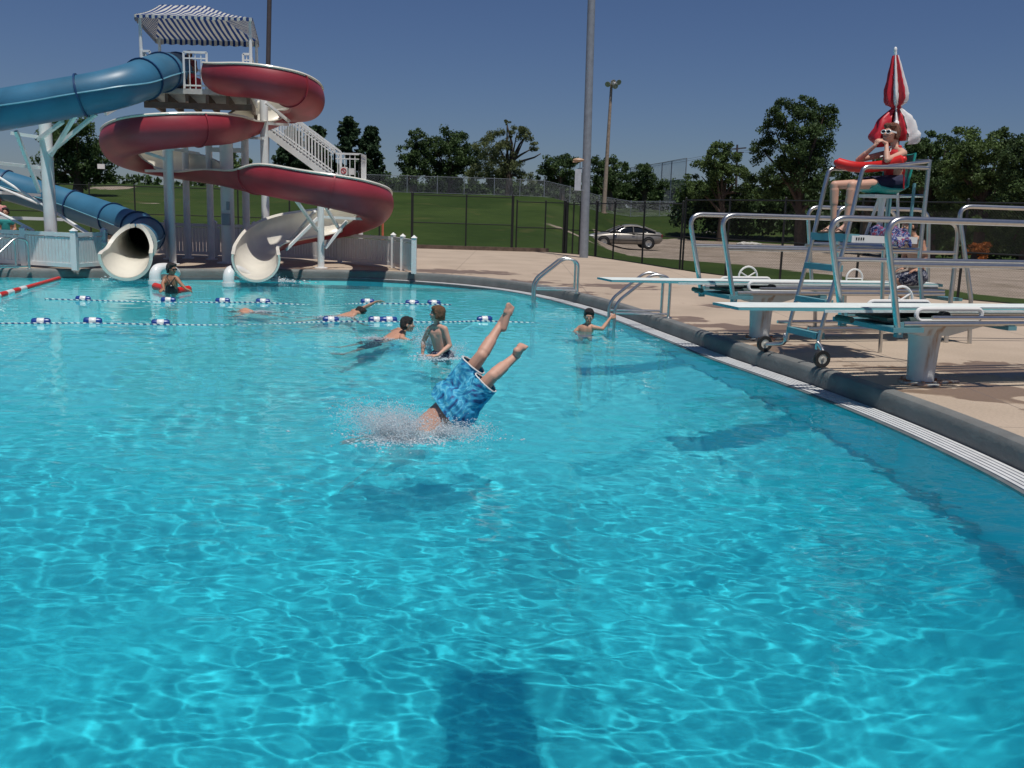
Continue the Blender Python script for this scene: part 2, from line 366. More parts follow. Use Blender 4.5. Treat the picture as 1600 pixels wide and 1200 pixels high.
# damp, stained places on the deck
spots = [(2.0, 15.1, .9), (1.55, 15.9, .6), (.9, 19.4, .6), (3.0, 14.2, .5), (-.6, 22, 1.4), (2.2, 21.5, 1.0), (5.2, 10.6, .9), (3.9, 13.9, .9), (-1.5, 25, 1.3), (4.6, 9.2, .7), (5.6, 8.2, .8), (3.6, 11.9, .6), (-6, 24, 1.2), (-12, 23, 1.0), (4.2, 17.5, .8)]
acc = None
for (sx, sy, sr) in spots:
    vm = N_('ShaderNodeVectorMath'); vm.operation = 'SUBTRACT'; vm.inputs[1].default_value = (sx, sy, DECK); t.links.new(tc.outputs['Object'], vm.inputs[0])
    v2 = N_('ShaderNodeVectorMath'); v2.operation = 'MULTIPLY'; v2.inputs[1].default_value = (.55, 1, 1); t.links.new(vm.outputs[0], v2.inputs[0])
    ln = N_('ShaderNodeVectorMath'); ln.operation = 'LENGTH'; t.links.new(v2.outputs[0], ln.inputs[0])
    q = mth('SUBTRACT', 1.0, mth('DIVIDE', ln.outputs['Value'], sr)); acc = q if acc is None else mth('MAXIMUM', acc, q)
wet = mth('ADD', acc, mth('MULTIPLY', mth('SUBTRACT', noise(2.2, 6, .8), .5), 2.2))
wetm = N_('ShaderNodeMapRange'); wetm.inputs[1].default_value = .30; wetm.inputs[2].default_value = .45; t.links.new(wet, wetm.inputs[0])
colr = mix(colr, mix(colr, (.54, .46, .40), 1.0, 'MULTIPLY'), wetm.outputs[0])
# saw-cut joints
sx = N_('ShaderNodeSeparateXYZ'); t.links.new(tc.outputs['Object'], sx.inputs[0])
for o_ in (0, 1):
    fr = mth('FRACT', mth('DIVIDE', mth('ADD', sx.outputs[o_], 100.7), 3.05)); ln = mth('LESS_THAN', mth('ABSOLUTE', mth('SUBTRACT', fr, .5)), .0022)
    colr = mix(colr, (.16, .13, .11), mth('MULTIPLY', ln, .8))
t.links.new(colr, b.inputs['Base Color'])
rr = N_('ShaderNodeMapRange'); rr.inputs[3].default_value = .85; rr.inputs[4].default_value = .35; t.links.new(wetm.outputs[0], rr.inputs[0]); t.links.new(rr.outputs[0], b.inputs['Roughness'])
bp = N_('ShaderNodeBump'); bp.inputs['Strength'].default_value = .25; bp.inputs['Distance'].default_value = .01; t.links.new(noise(60, 4), bp.inputs['Height']); t.links.new(bp.outputs[0], b.inputs['Normal'])
deck = finish(me, 'pool_deck', dm, smooth=False); tag(deck, kind='structure')

# ------------------------------------------------------------------ terrain
PR = np.array([(0, .1), (20, .1), (28, .1), (38, .0), (48, -.3), (60, -.3), (70, .05), (82, 1.3), (100, 2.35), (130, 2.6), (600, 3)])
PL = np.array([(0, .1), (38.6, .1), (41, .3), (60, 1.75), (76, 2.9), (90, 3.1), (130, 2.6), (600, 3)])
def Hn(x, y):
    a = np.clip((x / np.maximum(y, 8) - .02) / .10, 0, 1); a = a * a * (3 - 2 * a)
    yr = y
    return (1 - a) * np.interp(y, PL[:, 0], PL[:, 1]) + a * np.interp(yr, PR[:, 0], PR[:, 1])
def H(x, y): return float(Hn(np.array(float(x)), np.array(float(y))))
def T_(px, d):                                                 # ground point in column px at distance d
    py = 330
    for _ in range(4):
        q = P(px, py, d); z = H(q.x, d); py = proj((q.x, d, z))[1]
    return V((q.x, d, z))
xs = np.concatenate([np.arange(-400, -60, 12), np.arange(-60, 70, .6), np.arange(70, 420, 12)]); ys = np.concatenate([np.arange(-60, 16, 3), np.arange(16, 110, .6), np.arange(110, 600, 12)])
X, Y = np.meshgrid(xs, ys); Z = Hn(X, Y) + .05 * np.sin(.4 * X) * np.sin(.33 * Y)
shr = np.array([(-32, -12)] + [(x - .5, y - .6) for x, y in fence_pts][:-1] + [(18, -12)])
ins = ~outside(np.stack([X.ravel(), Y.ravel()], 1), shr).reshape(X.shape); Z[ins] = -5
co = np.stack([X, Y, Z], -1).reshape(-1, 3); idx = np.arange(X.size).reshape(X.shape)
# gravel and bare dirt
lot = [G(930, 381, -.3), G(1045, 378, -.1), G(1300, 384, 0), G(1420, 394, 0), G(1600, 404, 0), G(1800, 405, 0), V((60, 30, 0)), V((24, 19.5, 0)), V((13.2, 21.0, 0)), V((11.4, 26, 0)), V((9, 34, 0)), V((7.2, 44, 0)), V((6, 50, 0)), V((4.5, 55, 0))]
dirt = (~outside(co[:, :2], [(p.x, p.y) for p in lot])).astype(float).reshape(X.shape)
for _ in range(3): dirt[1:-1, 1:-1] = (dirt[1:-1, 1:-1] * 2 + dirt[:-2, 1:-1] + dirt[2:, 1:-1] + dirt[1:-1, :-2] + dirt[1:-1, 2:]) / 6
def blob(px, d, rx, ry):
    c = T_(px, d); return .80 * np.exp(-(((X - c.x) / rx) ** 2 + ((Y - c.y) / ry) ** 2))
for bb in ((178, 72, 1.9, 3), (238, 58, .9, .8), (888, 53, 1.6, 1.0)): dirt = np.maximum(dirt, blob(*bb))
lawnmat = bpy.data.materials.new('lawn'); lawnmat.use_nodes = True; t = lawnmat.node_tree; b = t.nodes['Principled BSDF']; b.inputs['Roughness'].default_value = .95; b.inputs['Specular IOR Level'].default_value = .1
tc = N_('ShaderNodeTexCoord') if False else t.nodes.new('ShaderNodeTexCoord'); N_ = t.nodes.new
g1 = ramp(noise(.12, 6, .5), .35, (.026, .050, .012), .65, (.042, .071, .018)); g2 = ramp(noise(1.5, 8, 0, .7), .3, (.78, .8, .7), .75, (1.22, 1.15, 1.1))
grass = mix(g1, g2, 1.0, 'MULTIPLY'); grass = mix(grass, (.12, .10, .04), mth('MULTIPLY', ramp(noise(.35, 7, 1), .58, (0, 0, 0), .72, (1, 1, 1)), .35))
gr = mix(ramp(noise(.6, 8, .3), .3, (.22, .18, .14), .7, (.36, .30, .25)), ramp(noise(9, 6), .3, (.8, .8, .8), .7, (1.15, 1.15, 1.15)), 1.0, 'MULTIPLY')
at = N_('ShaderNodeAttribute'); at.attribute_name = 'dirt'
mk = mth('ADD', at.outputs['Fac'], mth('MULTIPLY', mth('SUBTRACT', noise(.5, 8, .6, .65), .5), 1.3))
mr = N_('ShaderNodeMapRange'); mr.inputs[1].default_value = .45; mr.inputs[2].default_value = .58; t.links.new(mk, mr.inputs[0])
t.links.new(mix(grass, gr, mr.outputs[0]), b.inputs['Base Color'])
bp = N_('ShaderNodeBump'); bp.inputs['Strength'].default_value = .6; bp.inputs['Distance'].default_value = .1; t.links.new(noise(3, 8, 0, .75), bp.inputs['Height']); t.links.new(bp.outputs[0], b.inputs['Normal'])
lawn = npmesh('lawn', co, quads(idx), lawnmat)
a_ = lawn.data.attributes.new('dirt', 'FLOAT', 'POINT'); a_.data.foreach_set('value', dirt.ravel().astype(np.float32)); tag(lawn, kind='structure')
# grass blades in front of and behind the fence would be below a pixel; a low timber kerb closes the deck
kerb = MB()
for i in range(1, 4): kerb.bar((*fence_pts[i], DECK + .07), (*fence_pts[i + 1], DECK + .07), .16, .16)
tag(kerb.build('deck_kerb', pm('kerb_timber', (.12, .085, .065), .9, var=.3)), kind='structure')

# ------------------------------------------------------------------ trees
def leafmat(name, col, var=.35):
    m = bpy.data.materials.new(name); m.use_nodes = True; t = m.node_tree; b = t.nodes['Principled BSDF']; b.inputs['Roughness'].default_value = .6; b.inputs['Specular IOR Level'].default_value = .25
    a = t.nodes.new('ShaderNodeAttribute'); a.attribute_name = 'tone'; r = t.nodes.new('ShaderNodeValToRGB'); e = r.color_ramp.elements
    e[0].color = (*[c * (1 - var) for c in col], 1); e[1].color = (col[0] * (1 + var * 1.4), col[1] * (1 + var), col[2] * (1 + var * .6), 1)
    t.links.new(a.outputs['Fac'], r.inputs[0]); t.links.new(r.outputs[0], b.inputs['Base Color'])
    tr = t.nodes.new('ShaderNodeBsdfTranslucent'); t.links.new(r.outputs[0], tr.inputs[0]); ms = t.nodes.new('ShaderNodeMixShader'); ms.inputs[0].default_value = .25
    t.links.new(b.outputs[0], ms.inputs[1]); t.links.new(tr.outputs[0], ms.inputs[2]); t.links.new(ms.outputs[0], t.nodes['Material Output'].inputs[0]); return m
lf_dark = leafmat('dark_leaves', (.054, .100, .036)); lf_mid = leafmat('green_leaves', (.082, .138, .046)); lf_pale = leafmat('pale_leaves', (.11, .145, .065)); lf_pine = leafmat('pine_needles', (.038, .078, .038)); lf_rust = leafmat('rusty_leaves', (.33, .12, .03))
bark = pm('bark', (.09, .065, .05), .95, var=.3, bump=.5)
def leaves(centres, radii, size, dens, rs):
    P_ = []; T0 = []
    for c, r in zip(centres, radii):
        nsub = max(10, int(26 * (r / 1.5) ** 1.2)) if r > .8 else 10
        d = rs.normal(size=(nsub, 3)); d /= np.linalg.norm(d, axis=1)[:, None]; d[:, 2] = np.where(d[:, 2] < -.6, -d[:, 2], d[:, 2])
        sc_ = c + d * r * rs.uniform(.55, 1.0, (nsub, 1)); sr = r * rs.uniform(.28, .48, nsub)
        n = int(2.0 * dens * (r / size) ** 2 / nsub) + 4
        for q in range(nsub):
            o = rs.normal(size=(n, 3)); o /= np.linalg.norm(o, axis=1)[:, None]; o *= (rs.rand(n, 1) ** .5) * sr[q] * np.array([1, 1, .75])
            P_.append(sc_[q] + o); T0.append(np.clip(.5 + .25 * rs.normal() + .18 * rs.normal(size=n), 0, 1))
    Pn = np.concatenate(P_); tone = np.concatenate(T0); n = len(Pn)
    a = rs.normal(size=(n, 3)); a /= np.linalg.norm(a, axis=1)[:, None]; b_ = np.cross(a, rs.normal(size=(n, 3))); b_ /= np.linalg.norm(b_, axis=1)[:, None]
    s = size * rs.uniform(.5, 1.1, (n, 1)); h = s * rs.uniform(.4, .7, (n, 1))
    co = np.stack([Pn - a * s * .5, Pn + b_ * h * .5, Pn + a * s * .5, Pn - b_ * h * .5], 1).reshape(-1, 3)
    return co, np.arange(4 * n).reshape(n, 4), np.repeat(tone, 4)
def tree(name, label, cat, px, d, lobes, lm, size=.4, dens=30, trunk=.3, group=None, twigs=(), seed=1, spread=.5):
    rs = np.random.RandomState(seed); base = T_(px, d); th = thing(name, label, cat, base, 0, group); size *= .58
    cs = []; rr = []
    for (lx, ly, lr) in lobes:                                 # lobe centre and radius read from the photograph's outline
        c = P(lx, ly, d); r = 1.12 * lr / 1500 * d; c.y += rs.uniform(-spread, spread) * r * 2; cs.append(np.array(c)); rr.append(r)
    co, f, tone = leaves(cs, rr, size, dens, rs); co = co - np.array(base)
    cr = npmesh('crown', co, f, lm, th, smooth=False); a = cr.data.attributes.new('tone', 'FLOAT', 'POINT'); a.data.foreach_set('value', tone.astype(np.float32))
    mb = MB(); top = V(sum(cs) / len(cs)); mb.tube([base - V((0, 0, .3)), base.lerp(top, .45) + V((.1, 0, 0)), top], [trunk, trunk * .75, trunk * .35], 8)
    for c, r in zip(cs, rr):
        s0 = base.lerp(top, rs.uniform(.35, .8)); e_ = V(c); mb.tube([s0, s0.lerp(e_, .5) + V((0, 0, .15 * r)), e_], [trunk * .4, trunk * .25, trunk * .08], 6)
    for tw in twigs:
        pts = [P(x, y, d) for x, y in tw]; mb.tube(pts, [.14 - .10 * i / (len(pts) - 1) for i in range(len(pts))], 5)
    mb.build('trunk', bark, th); return th
TG = 'trees beyond the pool fence'
tree('broadleaf_tree', 'dark broad tree behind the blue tube slide support column', 'tree', 120, 62, [(100, 215, 28), (135, 222, 30), (85, 250, 26), (155, 255, 30), (120, 262, 30), (170, 272, 16), (92, 276, 18), (140, 282, 20)], lf_dark, .4, 34, .4, TG, seed=2)
tree('broadleaf_tree', 'small round tree seen under the red slide beside the white tower column', 'tree', 375, 80, [(372, 250, 15), (385, 262, 14), (362, 264, 13), (378, 276, 14)], lf_mid, .38, 34, .2, TG, seed=3)
def pine(label, px, d, topy, boty, wpx, seed, lean=0):
    rs = np.random.RandomState(seed); base = T_(px, d); th = thing('pine_tree', label, 'tree', base, 0, TG); top = P(px + lean, topy, d); cs = []; rr = []
    mb = MB(); mb.tube([base - V((0, 0, .3)), base.lerp(top, .6), top], [.24, .15, .03], 7); z0 = P(px, boty, d).z
    lv = 11
    for k in range(lv):
        fr = k / (lv - 1); z = z0 + (top.z - z0) * fr; rad = wpx / 1500 * d * (1 - fr) ** .75 * rs.uniform(.7, 1.15) + .25
        for q in range(5):
            a = rs.rand() * 6.28; e_ = V((base.x + (top.x - base.x) * fr + math.cos(a) * rad, d + math.sin(a) * rad, z + .28 * rad)); s0 = V((base.x + (top.x - base.x) * fr, d, z))
            mb.tube([s0, e_], [.05, .015], 5)
            for m_ in (.35, .7, 1): cs.append(np.array(s0.lerp(e_, m_))); rr.append(.34 * (.7 + .5 * rs.rand()))
    co, f, tone = leaves(cs, rr, .34, 24, rs); co -= np.array(base)
    cr = npmesh('crown', co, f, lf_pine, th, smooth=False); a = cr.data.attributes.new('tone', 'FLOAT', 'POINT'); a.data.foreach_set('value', tone.astype(np.float32)); mb.build('trunk', bark, th)
pine('ragged pine directly behind the top of the slide stairs', 455, 84, 207, 262, 20, 11)
pine('pine standing between the slide stairs and the tallest pine', 492, 86, 204, 275, 26, 12, 2)
pine('tallest ragged pine right of the slide stairs', 545, 84, 190, 285, 27, 13)
pine('thin pine with open branches, the rightmost of the pines', 580, 86, 206, 282, 18, 14)
tree('broadleaf_tree', 'dark tree with a narrow raised top, left of the wide domed tree', 'tree', 645, 84, [(648, 218, 14), (640, 240, 17), (655, 240, 18), (632, 262, 16), (655, 268, 20), (640, 282, 16)], lf_dark, .42, 34, .35, TG, seed=4)
tree('broadleaf_tree', 'wide domed dark tree left of the loose pale willow', 'tree', 705, 86, [(700, 222, 18), (718, 225, 20), (680, 235, 18), (735, 245, 20), (700, 250, 24), (670, 262, 20), (728, 270, 22), (700, 280, 20)], lf_dark, .42, 32, .4, TG, seed=5)
tree('willow_tree', 'loose pale willow with a bare twig top and drooping right branch', 'tree', 795, 82, [(775, 220, 17), (760, 240, 20), (792, 192, 5), (808, 208, 12), (820, 216, 14), (835, 230, 9), (790, 240, 17), (770, 265, 22), (800, 268, 18), (750, 275, 18), (820, 283, 14), (785, 285, 18)], lf_pale, .30, 24, .35, TG, twigs=[[(796, 260), (800, 225), (793, 200), (791, 188)], [(800, 265), (815, 252), (835, 246), (845, 240)], [(800, 250), (812, 225), (822, 212)]], seed=6)
tree('broadleaf_tree', 'dark round tree just left of the grey steel pole', 'tree', 878, 90, [(862, 262, 15), (880, 262, 17), (895, 265, 15), (870, 282, 18), (892, 284, 16), (852, 280, 14)], lf_dark, .42, 34, .3, TG, seed=7)
tree('broadleaf_tree', 'tree behind the leaning wooden lamp post', 'tree', 955, 92, [(935, 262, 15), (955, 265, 17), (970, 268, 15), (940, 284, 18), (965, 288, 18), (925, 284, 12)], lf_dark, .42, 34, .3, TG, seed=8)
tree('broadleaf_tree', 'tree left of the tall ball field backstop', 'tree', 1002, 95, [(1000, 272, 15), (1015, 280, 14), (990, 285, 14), (1008, 298, 16), (1030, 295, 12)], lf_dark, .42, 34, .3, TG, seed=9)
tree('broadleaf_tree', 'low far tree seen through the ball field backstop', 'tree', 1052, 110, [(1045, 292, 12), (1060, 294, 12), (1035, 300, 11), (1068, 302, 11), (1052, 308, 12)], lf_mid, .45, 34, .3, TG, seed=10)
tree('broadleaf_tree', 'mid green pointed tree left of the tall dark forked tree', 'tree', 1125, 70, [(1125, 240, 16), (1112, 252, 18), (1140, 256, 18), (1098, 275, 20), (1125, 280, 24), (1152, 282, 22), (1090, 300, 16), (1165, 305, 18), (1125, 308, 22), (1148, 320, 16)], lf_mid, .34, 34, .3, TG, seed=11)
tree('broadleaf_tree', 'tallest dark tree with a forked double top, left of the lifeguard', 'tree', 1250, 62, [(1220, 178, 19), (1262, 172, 20), (1285, 182, 18), (1212, 205, 22), (1245, 205, 25), (1285, 210, 26), (1200, 238, 22), (1240, 240, 28), (1285, 245, 28), (1210, 270, 24), (1250, 278, 28), (1292, 282, 22), (1190, 290, 20), (1230, 305, 22), (1270, 312, 22)], lf_dark, .34, 34, .4, TG, seed=12)
tree('broadleaf_tree', 'dark tree directly behind the closed umbrella and chair', 'tree', 1350, 60, [(1345, 282, 26), (1375, 268, 24), (1320, 300, 22), (1360, 310, 26), (1395, 290, 26), (1330, 322, 20), (1385, 322, 22)], lf_dark, .36, 34, .35, TG, seed=13)
tree('broadleaf_tree', 'dark tree just right of the lifeguard chair back', 'tree', 1452, 54, [(1455, 228, 20), (1440, 248, 24), (1475, 252, 24), (1425, 280, 26), (1465, 285, 30), (1440, 315, 28), (1480, 318, 26), (1450, 345, 26), (1475, 365, 24), (1420, 240, 20), (1485, 228, 18), (1405, 255, 18)], lf_dark, .32, 34, .35, TG, seed=14)
tree('broadleaf_tree', 'rounded green tree in the clump right of the chair, second from the right edge', 'tree', 1525, 50, [(1520, 222, 26), (1500, 245, 26), (1545, 248, 26), (1515, 280, 32), (1550, 295, 28), (1500, 315, 28), (1540, 335, 28), (1505, 360, 28), (1545, 375, 28), (1560, 222, 18), (1575, 240, 20), (1485, 262, 22)], lf_mid, .30, 34, .35, TG, seed=15)
tree('broadleaf_tree', 'dark tree cut by the right edge of the picture', 'tree', 1598, 47, [(1590, 240, 26), (1612, 260, 30), (1580, 280, 28), (1605, 300, 34), (1585, 335, 32), (1615, 350, 30), (1590, 375, 30), (1650, 250, 40), (1660, 330, 40)], lf_dark, .30, 32, .35, TG, seed=16)
hed = [(x, 296 + 6 * math.sin(x * .07) + (x - 600) * .03, 15 + 3 * math.sin(x * .13)) for x in range(590, 1090, 14)]
rs = np.random.RandomState(31); cs = []; rr = []
for (x, y, r) in hed:
    for dy in (0, 12): c = P(x, y + dy, 100); cs.append(np.array(c)); rr.append(1.25 * r / 1500 * 100)
co, f, tone = leaves(cs, rr, .42, 36, rs); o = npmesh('distant_woods', co, f, lf_dark, smooth=False); a = o.data.attributes.new('tone', 'FLOAT', 'POINT'); a.data.foreach_set('value', tone.astype(np.float32))
tag(o, 'low band of dark undergrowth behind the far field fence', 'undergrowth', kind='stuff')
cs = []; rr = []
for x in range(1080, 1700, 24):
    for dy in ((0, 20) if x < 1400 else (-30, -5, 20, 42)): c = P(x, 326 + dy + 6 * math.sin(x * .05 + dy) + .03 * (x - 1200), 72 if x < 1400 else 58); cs.append(np.array(c)); rr.append(1.5)
for x in range(-40, 640, 24): c = P(x, 290 + (6 if x < 400 else 2) * math.sin(x * .05) + x * .012, 92); cs.append(np.array(c)); rr.append(.9)
co, f, tone = leaves(cs, rr, .4, 34, rs); o = npmesh('hedgerow', co, f, lf_dark, smooth=False); a = o.data.attributes.new('tone', 'FLOAT', 'POINT'); a.data.foreach_set('value', tone.astype(np.float32))
tag(o, 'low dark scrub growing along the foot of the trees', 'undergrowth', kind='stuff')
b0 = T_(1530, 46); th = thing('shrub', 'rusty orange dry shrub under the trees by the right edge', 'shrub', b0)
co, f, tone = leaves([np.array(P(1522, 396, 46)), np.array(P(1536, 392, 46)), np.array(P(1530, 400, 46))], [.42, .4, .45], .14, 40, rs); co -= np.array(b0)
c_ = npmesh('foliage', co, f, lf_rust, th, smooth=False); a = c_.data.attributes.new('tone', 'FLOAT', 'POINT'); a.data.foreach_set('value', tone.astype(np.float32))
mb = MB(); [mb.tube([b0, b0 + V((.25 * math.cos(k), .25 * math.sin(k), .6))], [.02, .008], 5) for k in range(5)]; mb.build('stem', bark, th)

# ------------------------------------------------------------------ chain-link fences
def chain(mb, a, b_, h0, h1, sp=.09, wd=.004):                # diamond wires between two posts, wires as thin square rods
    a = V(a); b_ = V(b_); L_ = (b_ - a).length; u = (b_ - a) / L_; hh = h1 - h0; n = int((L_ + hh) / sp)
    side = V((-u.y, u.x, 0)) * wd * .5
    for k in range(n):
        for sgn in (1, -1):
            s0 = k * sp - hh; p0, z0, p1, z1 = s0, 0, s0 + hh, hh
            if p0 < 0: z0 = -p0; p0 = 0
            if p1 > L_: z1 -= p1 - L_; p1 = L_
            if p1 <= p0 + .01: continue
            if sgn < 0: z0, z1 = hh - z0, hh - z1
            A = a + u * p0 + V((0, 0, h0 + z0)); B = a + u * p1 + V((0, 0, h0 + z1)); w2 = V((0, 0, wd * .7))
            mb.add([A - side, A + side, A + w2, B - side, B + side, B + w2], [(0, 1, 4, 3), (1, 2, 5, 4), (2, 0, 3, 5)])
def fence(name, label, pts, h, base=None, thick=(), mid=True, post_r=.03, group=None, m=black, mm=None, sp=.09, wd=.004):
    z = [DECK - .05 if base is None else H(p[0], p[1]) for p in pts]; P3 = [V((p[0], p[1], zz)) for p, zz in zip(pts, z)]
    th = thing(name, label, 'fence', P3[0], 0, group)
    for i, p in enumerate(P3):
        mb = MB(); r = post_r * (1.7 if i in thick else 1); mb.tube([p, p + V((0, 0, h + .06))], r, 8); mb.ball(p + V((0, 0, h + .06)), r * 1.2, 8, 5); mb.build('post', m, th)
    for hh in ((h, h * .5) if mid else (h,)):
        mb = MB(); mb.tube([p + V((0, 0, hh)) for p in P3], post_r * .62, 6); mb.build('rail', m, th)
    mb = MB(); mb.tube([p + V((0, 0, .06)) for p in P3], post_r * .4, 6); mb.build('rail', m, th)
    mb = MB()
    for a, b_ in zip(P3[:-1], P3[1:]):
        e = min(a.z, b_.z) if base is None else None
        chain(mb, V((a.x, a.y, a.z)), V((b_.x, b_.y, b_.z)), .05, h - .01, sp, wd)
    mb.build('chain_link', mm or m, th, smooth=False); return th
def along(pxs):                                                # fence posts at these columns on the fence line
    out_ = []
    for px in pxs:
        best = None
        for (a, b_) in zip(fence_pts[:-1], fence_pts[1:]):
            for k in range(60):
                q = (a[0] + (b_[0] - a[0]) * k / 60, a[1] + (b_[1] - a[1]) * k / 60)
                if q[1] < 5: continue
                e = abs(proj((q[0], q[1], DECK))[0] - px)
                if best is None or e < best[0]: best = (e, q)
        out_.append(best[1])
    return out_
FG = 'black chain link fence sections round the pool deck'
fence('chain_link_fence', 'black chain link fence run behind the water slides, at the left', along([-40, 3, 72, 142, 215, 290, 370, 450, 520, 595]), 2.15, group=FG)
fence('chain_link_fence', 'black chain link fence run between two thick posts left of the gate', along([645, 727, 798]), 2.15, thick=(0, 2), group=FG)
fence('chain_link_fence', 'short black chain link fence run just left of the gate', along([806, 850, 880]), 2.0, thick=(2,), group=FG)
fence('chain_link_gate', 'narrow black chain link gate beside the grey steel pole', along([884, 894, 905]), 1.95, thick=(0, 2))
fence('chain_link_fence', 'black chain link fence run in front of the parked car', along([909, 930, 957, 1003, 1062]), 2.0, thick=(1,), group=FG)
fence('chain_link_fence', 'black chain link fence run behind the diving boards, at the right', along([1066, 1133, 1218, 1337]) + [(9.57, 20.8), (13, 17), (16.4, 12.8)], 2.1, group=FG, wd=.0032, sp=.06)
ff = [T_(x, d) for x, d in ((560, 79), (636, 79), (683, 79), (725, 79), (772, 79), (812, 80), (850, 81), (890, 82), (935, 84), (985, 86), (1030, 88), (1072, 90))]
fence('field_fence', 'grey chain link fence along the top of the grass rise', [(p.x, p.y) for p in ff], 1.35, base=1, mid=False, m=greyp, group=None, sp=.14, wd=.008)
bs = MB(); th = thing('ball_field_backstop', 'tall thin ball field backstop netting beside the mid green tree', 'backstop', T_(1073, 92))
bp_ = [(1073, 247, 92), (1050, 251, 96), (1035, 254, 100), (1017, 257, 104), (985, 262, 112)]
tops = [P(*q) for q in bp_]
for q in tops: mb = MB(); mb.tube([V((q.x, q.y, H(q.x, q.y))), q], .055, 6); mb.build('post', greyp, th)
mb = MB(); mb.tube(tops, .03, 5); mb.tube([q - V((0, 0, 1.9)) for q in tops], .02, 5); mb.build('rail', greyp, th)
mb = MB()
for a, b_ in zip(tops[:-1], tops[1:]):
    h_ = min(a.z, b_.z) - 2.6
    chain(mb, V((a.x, a.y, 0)), V((b_.x, b_.y, 0)), 2.6, min(a.z, b_.z), .2, .010)
mb.build('netting', greyp, th, smooth=False)

# ------------------------------------------------------------------ poles and lamps
def straight(name, label, cat, pxt, pyt, pxb, d, r0, r1, m, parts=None):
    base = T_(pxb, d); top = P(pxt, pyt, d); th = thing(name, label, cat, base); mb = MB(); mb.tube([base - V((0, 0, .3)), base.lerp(top, .5), top], [r0, (r0 + r1) / 2, r1], 14); mb.build('pole', m, th)
    mb = MB(); mb.lathe([(r0 * 1.8, 0), (r0 * 1.8, .04), (r0 * 1.1, .05), (r0 * 1.1, .12), (r0, .12)], base); mb.build('base_plate', m, th)
    return th, base, top
straight('flagpole', 'tall grey steel pole by the gate, running out of the top', 'pole', 930, -190, 912, 35, .16, .12, greyp)
straight('lamp_post', 'tall dark slender pole rising behind the slide tower', 'pole', 424, -160, 414, 42, .11, .09, darkp)
th, base, top = straight('field_lamp_post', 'leaning wooden post with floodlights at its top', 'lamp post', 955.5, 131, 943, 84, .20, .11, wood)
mb = MB(); mb.bar(P(946, 133, 84), P(968, 130, 84), .12, .1); mb.build('crossarm', greyp, th)
for (x, y, dx) in ((950, 131, -.3), (958, 128, .1), (966, 128, .4), (961, 134, .2)):
    q = P(x, y, 83.7); mb = MB(); ax = V((dx, -1, -.5)).normalized(); mb.lathe([(.06, -.2), (.1, -.14), (.22, .08), (.24, .11), (.22, .12), (.02, .08)], q, 14, ax); mb.build('floodlight', pm('lamp_housing', (.7, .7, .7), .3, .6), th)
# sign box hanging on the steel pole
th = thing('pole_box', 'pale upright panel mounted on the left of the grey steel pole', 'box', P(903, 282, 34.8))
mb = MB(); a = P(903, 281, 34.7); mb.box(a, (.22, .12, .74)); mb.build('panel', pm('pale_panel', (.50, .54, .60), .5), th)
mb = MB(); mb.bar(P(903, 264, 34.7), P(915, 262, 35), .04, .04); mb.bar(P(903, 297, 34.7), P(914, 297, 35), .04, .04); mb.bar(P(906, 264, 34.7), P(907, 246, 34.7), .03, .03); mb.build('bracket', greyp, th)
mb = MB(); q = P(904, 250, 34.7); mb.ball(q, (.2, .12, .07), 10, 6); mb.box(q + V((-.12, 0, -.06)), (.16, .12, .06)); mb.build('lamp_head', pm('tan_plastic', (.45, .30, .20), .5), th)
# utility pole far off
th = thing('utility_pole', 'far utility pole top with crossarms behind the mid green tree', 'pole', T_(1149, 140)); mb = MB(); mb.tube([T_(1149, 140), P(1152, 226, 140)], [.2, .14], 8); mb.build('pole', darkp, th)
mb = MB(); mb.bar(P(1143, 233, 140), P(1166, 231, 140), .16, .18); mb.bar(P(1146, 239, 140), P(1162, 238, 140), .14, .14); mb.build('crossarm', darkp, th)
mb = MB()
for k in range(2): mb.tube([P(985 + 0 * k, 262 + 3 * k, 150), P(1065, 250 + 3 * k, 146), P(1150, 234 + 3 * k, 140), P(1260, 240 + 3 * k, 120)], .018, 4)
mb.build('power_line', darkp, th)

# ------------------------------------------------------------------ slides
def sweep(ctl, n=8):
    S = catmull(ctl, n); C = S[:, :3]; t_ = np.gradient(C, axis=0); t_ /= np.linalg.norm(t_, axis=1)[:, None]
    s_ = np.cross(t_, np.array([0, 0, 1.])); s_ /= np.linalg.norm(s_, axis=1)[:, None]; u_ = np.cross(s_, t_)
    return C, s_, u_, S[:, 3], S[:, 4], S[:, 5]
def ringpt(fr, i, th_, r): C, s_, u_, *_ = fr; return C[i] + r * (math.sin(th_) * s_[i] - math.cos(th_) * u_[i])
def shell(fr, dr, i0=0, i1=None, na=28, flip=False):
    mb = MB(); i1 = len(fr[0]) if i1 is None else i1; vs = []
    for i in range(i0, i1):
        a0, a1, r = -R(fr[3][i]), R(fr[4][i]), fr[5][i] + dr
        vs += [ringpt(fr, i, a0 + (a1 - a0) * k / na, r) for k in range(na + 1)]
    n = na + 1; fs = [(j * n + k, j * n + k + 1, (j + 1) * n + k + 1, (j + 1) * n + k) for j in range(i1 - i0 - 1) for k in range(na)]
    mb.add(vs, fs); return mb
def flange(fr, i, w_=.05, th_=.03, na=28):
    mb = MB(); vs = []; C, s_, u_, aL, aR, r = fr; tt = np.cross(u_[i], s_[i])
    for k in range(na + 1):
        a = -R(aL[i]) + R(aL[i] + aR[i]) * k / na
        for (rr, o) in ((r[i] + .005, -th_), (r[i] + w_, -th_), (r[i] + w_, th_), (r[i] + .005, th_)): vs.append(ringpt(fr, i, a, rr) + tt * o)
    fs = [(k * 4 + q, k * 4 + (q + 1) % 4, (k + 1) * 4 + (q + 1) % 4, (k + 1) * 4 + q) for k in range(na) for q in range(4)]; mb.add(vs, fs); return mb
